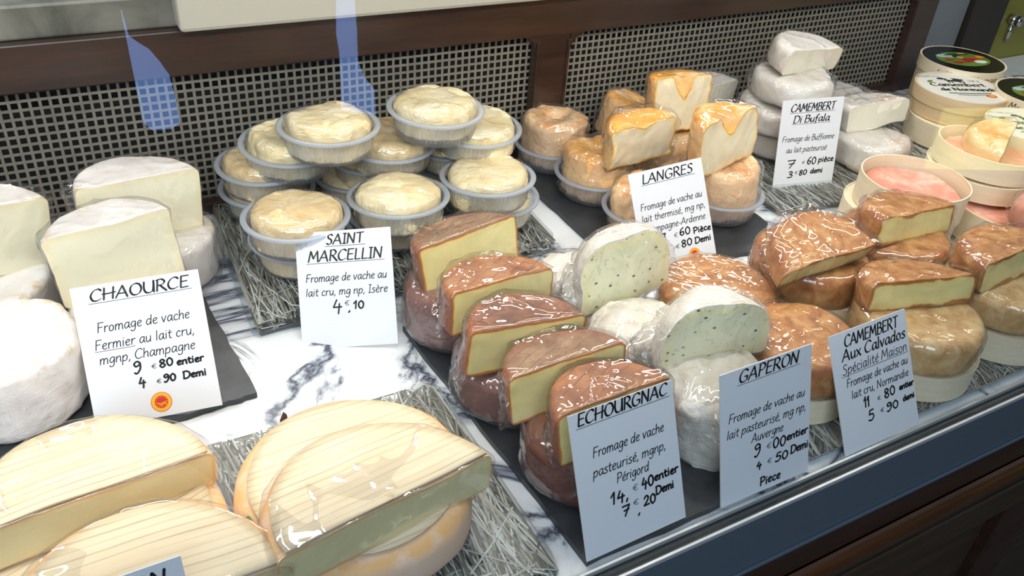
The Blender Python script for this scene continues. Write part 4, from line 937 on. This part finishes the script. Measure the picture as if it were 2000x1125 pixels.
cheese('cut_disc_topped_cheese', 'left cut half with wooden disc and white film edge, by the picture edge', 'cheese', (-.023, .372, .0500), (9, 1, 4), .0640, .0275, True, 'rind_reblochon', 'paste_reblochon', group='cut halves with wooden discs', disc=.93, film='film_tight', amp=.0009, **{**rp, 'ct': .006, 'cb': .005})
cheese('disc_topped_cheese', 'hidden whole cheese under the frontmost cut half', 'cheese', (-.165, .335, .0137), (0, 0, 0), .0640, .034, False, 'rind_reblochon', group=GR, disc=.89, **rp)
cheese('cut_disc_topped_cheese', 'frontmost half with wooden disc behind the partly visible label', 'cheese', (-.010, .286, .0500), (0, 4, 2), .0665, .0300, True, 'rind_reblochon', 'paste_reblochon', group='cut halves with wooden discs', disc=.91, film='film_tight', amp=.0009, **{**rp, 'ct': .006, 'cb': .005})
# sliver of green casein label on the rim of the large cheese
V = []; F = []
for i in range(9):
    a = R_(180 + 6 + i * 3.2); z = .0137 + .0363 - .0004 * i
    w_ = .0042 * (1 - i / 8.5)
    V += [(.116 + .0665 * math.cos(a), .353 + .0665 * math.sin(a), z + .0016), (.116 + (.0665 + w_) * math.cos(a), .353 + (.0665 + w_) * math.sin(a), z + .0006)]
for i in range(8): F.append((2 * i, 2 * i + 1, 2 * i + 3, 2 * i + 2))
o = link('green_sticker', mesh('green_sticker', V, F), 'green_tape'); tag(o, 'thin green sticker on the rim of the large disc topped cheese', 'sticker')
md = o.modifiers.new('s', 'SOLIDIFY'); md.thickness = .0006

# small dry brown leaf tip on the marble sheet
V = [(0, 0, 0), (.004, .001, 0), (.002, .004, 0), (-.002, .003, 0), (.0012, .002, .009), (.0034, .0015, .006)]
bm = bmesh.new(); vs = [bm.verts.new((x + .1005, y + .4655, z + .0002)) for x, y, z in V]
bmesh.ops.convex_hull(bm, input=bm.verts); o = bm_obj('dried_leaf_tip', bm, 'stem_brown'); tag(o, 'small dry brown leaf tip on the marble behind the front tray', 'leaf')

# ================================================================== PRICE LABELS
S1 = .085
price_label('price label reading CHAOURCE, on the left slate', (.023, .502, .0057), (-15, -33, -5), .0855, .1, [('CHAOURCE', .13, .91, .112, .08, 1)],
            [('Fromage de vache', .14, .87, .335, .068), ('Fermier au lait cru,', .10, .885, .455, .068, .10, .41), ('mgnp, Champagne', .115, .87, .56, .068)],
            [('9', .36, .43, .655, .085), ('€80', .50, .68, .65, .06), ('entier', .70, .92, .655, .05), ('4', .38, .44, .765, .075), ('€90', .52, .68, .76, .055), ('Demi', .73, .92, .76, .05)], [(.53, .895, .0073)])
price_label('price label reading SAINT MARCELLIN, leaning before the cups', (.175, .530, .0005), (-36, -33, -11), .0796, .0955, [('SAINT', .32, .71, .115, .085, 1), ('MARCELLIN', .12, .90, .255, .09, 1)],
            [('Fromage de vache au', .08, .93, .43, .068), ('lait cru, mg np, Isère', .07, .93, .55, .068)], [('4', .34, .45, .70, .12), ('€', .47, .53, .645, .05), (',', .50, .54, .70, .06), ('10', .56, .68, .68, .07)])
price_label('price label reading LANGRES, leaning on the orange cheeses', (.5075, .517, .0060), (-8, -27, -6), .0810, .0960, [('LANGRES', .16, .86, .125, .09, 1)],
            [('Fromage de vache au', .08, .93, .385, .068), ('lait thermisé, mg np,', .07, .95, .50, .068), ('Champagne-Ardenne', .07, .93, .615, .068)],
            [('7', .26, .36, .74, .09), ('€60', .46, .70, .725, .08), ('Pièce', .73, .98, .735, .06), ('3', .25, .35, .85, .085), ('€80', .46, .70, .84, .075), ('Demi', .73, .96, .84, .06)], [(.70, .945, .0065)])
price_label('price label reading CAMEMBERT Di Bufala, in front of soft white cheeses', (.749, .5955, .0008), (-12, -11, -1), .0798, .106, [('CAMEMBERT', .14, .86, .125, .08, 1), ('Di Bufala', .20, .80, .245, .075, 1)],
            [('Fromage de Buffionne', .06, .92, .445, .062), ('au lait pasteurisé', .15, .82, .565, .062)],
            [('7', .18, .34, .735, .09), ('€', .44, .49, .70, .035), ('60', .52, .68, .715, .085), ('pièce', .71, .97, .70, .06), ('3', .22, .32, .845, .07), ('€', .34, .39, .81, .04), ('80', .41, .55, .825, .06), ('demi', .60, .81, .82, .055)])
price_label('price label reading ECHOURGNAC, in front of the brown rind cheeses', (.271, .2625, .0060), (1, -24, 0), .0792, .0970, [('ECHOURGNAC', .07, .94, .085, .08, 1)],
            [('Fromage de vache', .17, .87, .325, .066), ('pasteurisé, mgnp,', .15, .87, .455, .066), ('Périgord', .36, .68, .555, .066)],
            [('14,', .28, .46, .69, .085), ('€', .50, .56, .655, .05), ('40', .59, .72, .67, .08), ('entier', .72, .97, .645, .055), ('7', .37, .46, .80, .075), ('€', .49, .55, .755, .045), (',', .52, .56, .83, .06), ('20', .59, .72, .79, .07), ('Demi', .72, .91, .745, .055)])
price_label('price label reading GAPERON, in front of the white dome cheeses', (.380, .2605, .0030), (-1, -17, -1), .0800, .0995, [('GAPERON', .19, .85, .10, .085, 1)],
            [('Fromage de vache au', .08, .93, .375, .066), ('lait pasteurisé, mg np,', .06, .95, .49, .066), ('Auvergne', .33, .69, .585, .066)],
            [('9', .36, .44, .695, .095), ('€', .50, .56, .68, .05), ('00', .57, .73, .70, .085), ('entier', .73, .98, .675, .055), ('4', .39, .45, .81, .06), ('€', .51, .57, .80, .045), ('50', .60, .76, .815, .07), ('Demi', .78, .99, .795, .06), ('Piece', .43, .67, .955, .065)])
price_label('price label reading CAMEMBERT Aux Calvados, before the tan camemberts', (.4985, .2590, .0030), (-1, -29, -2), .0800, .0920, [('CAMEMBERT', .17, .88, .125, .09, 0), ('Aux Calvados', .12, .96, .235, .09, 0)],
            [('Spécialité Maison', .10, .96, .345, .08, .09, .97), ('Fromage de vache au', .13, .95, .455, .066), ('lait cru, Normandie', .17, .94, .56, .066)],
            [('11', .31, .39, .675, .09), ('€', .49, .54, .66, .04), ('80', .58, .74, .665, .08), ('entier', .79, .99, .65, .045), ('5', .34, .43, .795, .09), ('€', .51, .56, .77, .04), ('90', .59, .76, .785, .07), ('demi', .82, .98, .76, .045)])
price_label('partly visible price label ending in ON, at the bottom picture edge', (-.0315, .2650, .0140), (0, -11, 0), .080, .0985, [('REBLOCHON', .10, .90, .13, .09, 1)], [('Fromage de vache', .14, .87, .35, .066)], [])

# ================================================================== THE STREET AND ADDED GLOW SLABS BEHIND THE VIEWER (seen only in the glass)
def outline_slab(name, mat, pts, label, cat, depth=.03):
    bm = bmesh.new(); f = bm.faces.new([bm.verts.new(p) for p in pts]); r = bmesh.ops.extrude_face_region(bm, geom=[f])
    bmesh.ops.translate(bm, vec=(0, -depth, 0), verts=[q for q in r['geom'] if isinstance(q, bmesh.types.BMVert)]); bmesh.ops.recalc_face_normals(bm, faces=bm.faces)
    o = bm_obj(name, bm, mat); tag(o, label, cat); return o
outline_slab('sky_glow_slab', 'sky_glow', [(0.278, -2.4, 0.52), (0.283, -2.4, 0.44), (0.303, -2.4, 0.42), (0.334, -2.4, 0.394), (0.357, -2.4, 0.354), (0.377, -2.4, 0.311), (0.382, -2.4, 0.221), (0.38, -2.4, 0.154), (0.349, -2.4, 0.138), (0.29, -2.4, 0.142), (0.271, -2.4, 0.169)], 'added tapering slab glowing blue, for the streak mirrored in the glass at the left', 'glow slab')  # added glowing slab, shaped to mirror as a blue sky streak
outline_slab('sky_glow_slab', 'sky_glow', [(1.0, -2.4, 0.78), (0.982, -2.4, 0.497), (0.964, -2.4, 0.387), (0.965, -2.4, 0.326), (0.952, -2.4, 0.212), (0.939, -2.4, 0.123), (1.057, -2.4, 0.089), (1.065, -2.4, 0.18), (1.034, -2.4, 0.229), (1.019, -2.4, 0.285), (1.032, -2.4, 0.389), (1.04, -2.4, 0.493), (1.054, -2.4, 0.78)], 'added tall slab glowing blue, for the streak mirrored in the glass at the middle', 'glow slab')  # second added slab, outlined to match its mirrored blue streak
outline_slab('yellow_glow', 'yellow_glow', [(3.05, -1.5, -0.123), (3.9, -1.5, -0.23), (3.95, -1.5, -0.52), (2.949, -1.5, -0.341)], 'added slab glowing yellow green, for the patch mirrored in the glass at the right', 'sign')  # added glowing slab, shaped to mirror as a yellow patch
o = box('street_wall', 'street_stone', -5, 9, -2.75, -2.6, -.95, 3.2); struct(o)
o = box('street_pavement', 'street_stone', -5, 9, -2.6, .24, -1.0, -.92); struct(o)
bpy.context.view_layer.update()
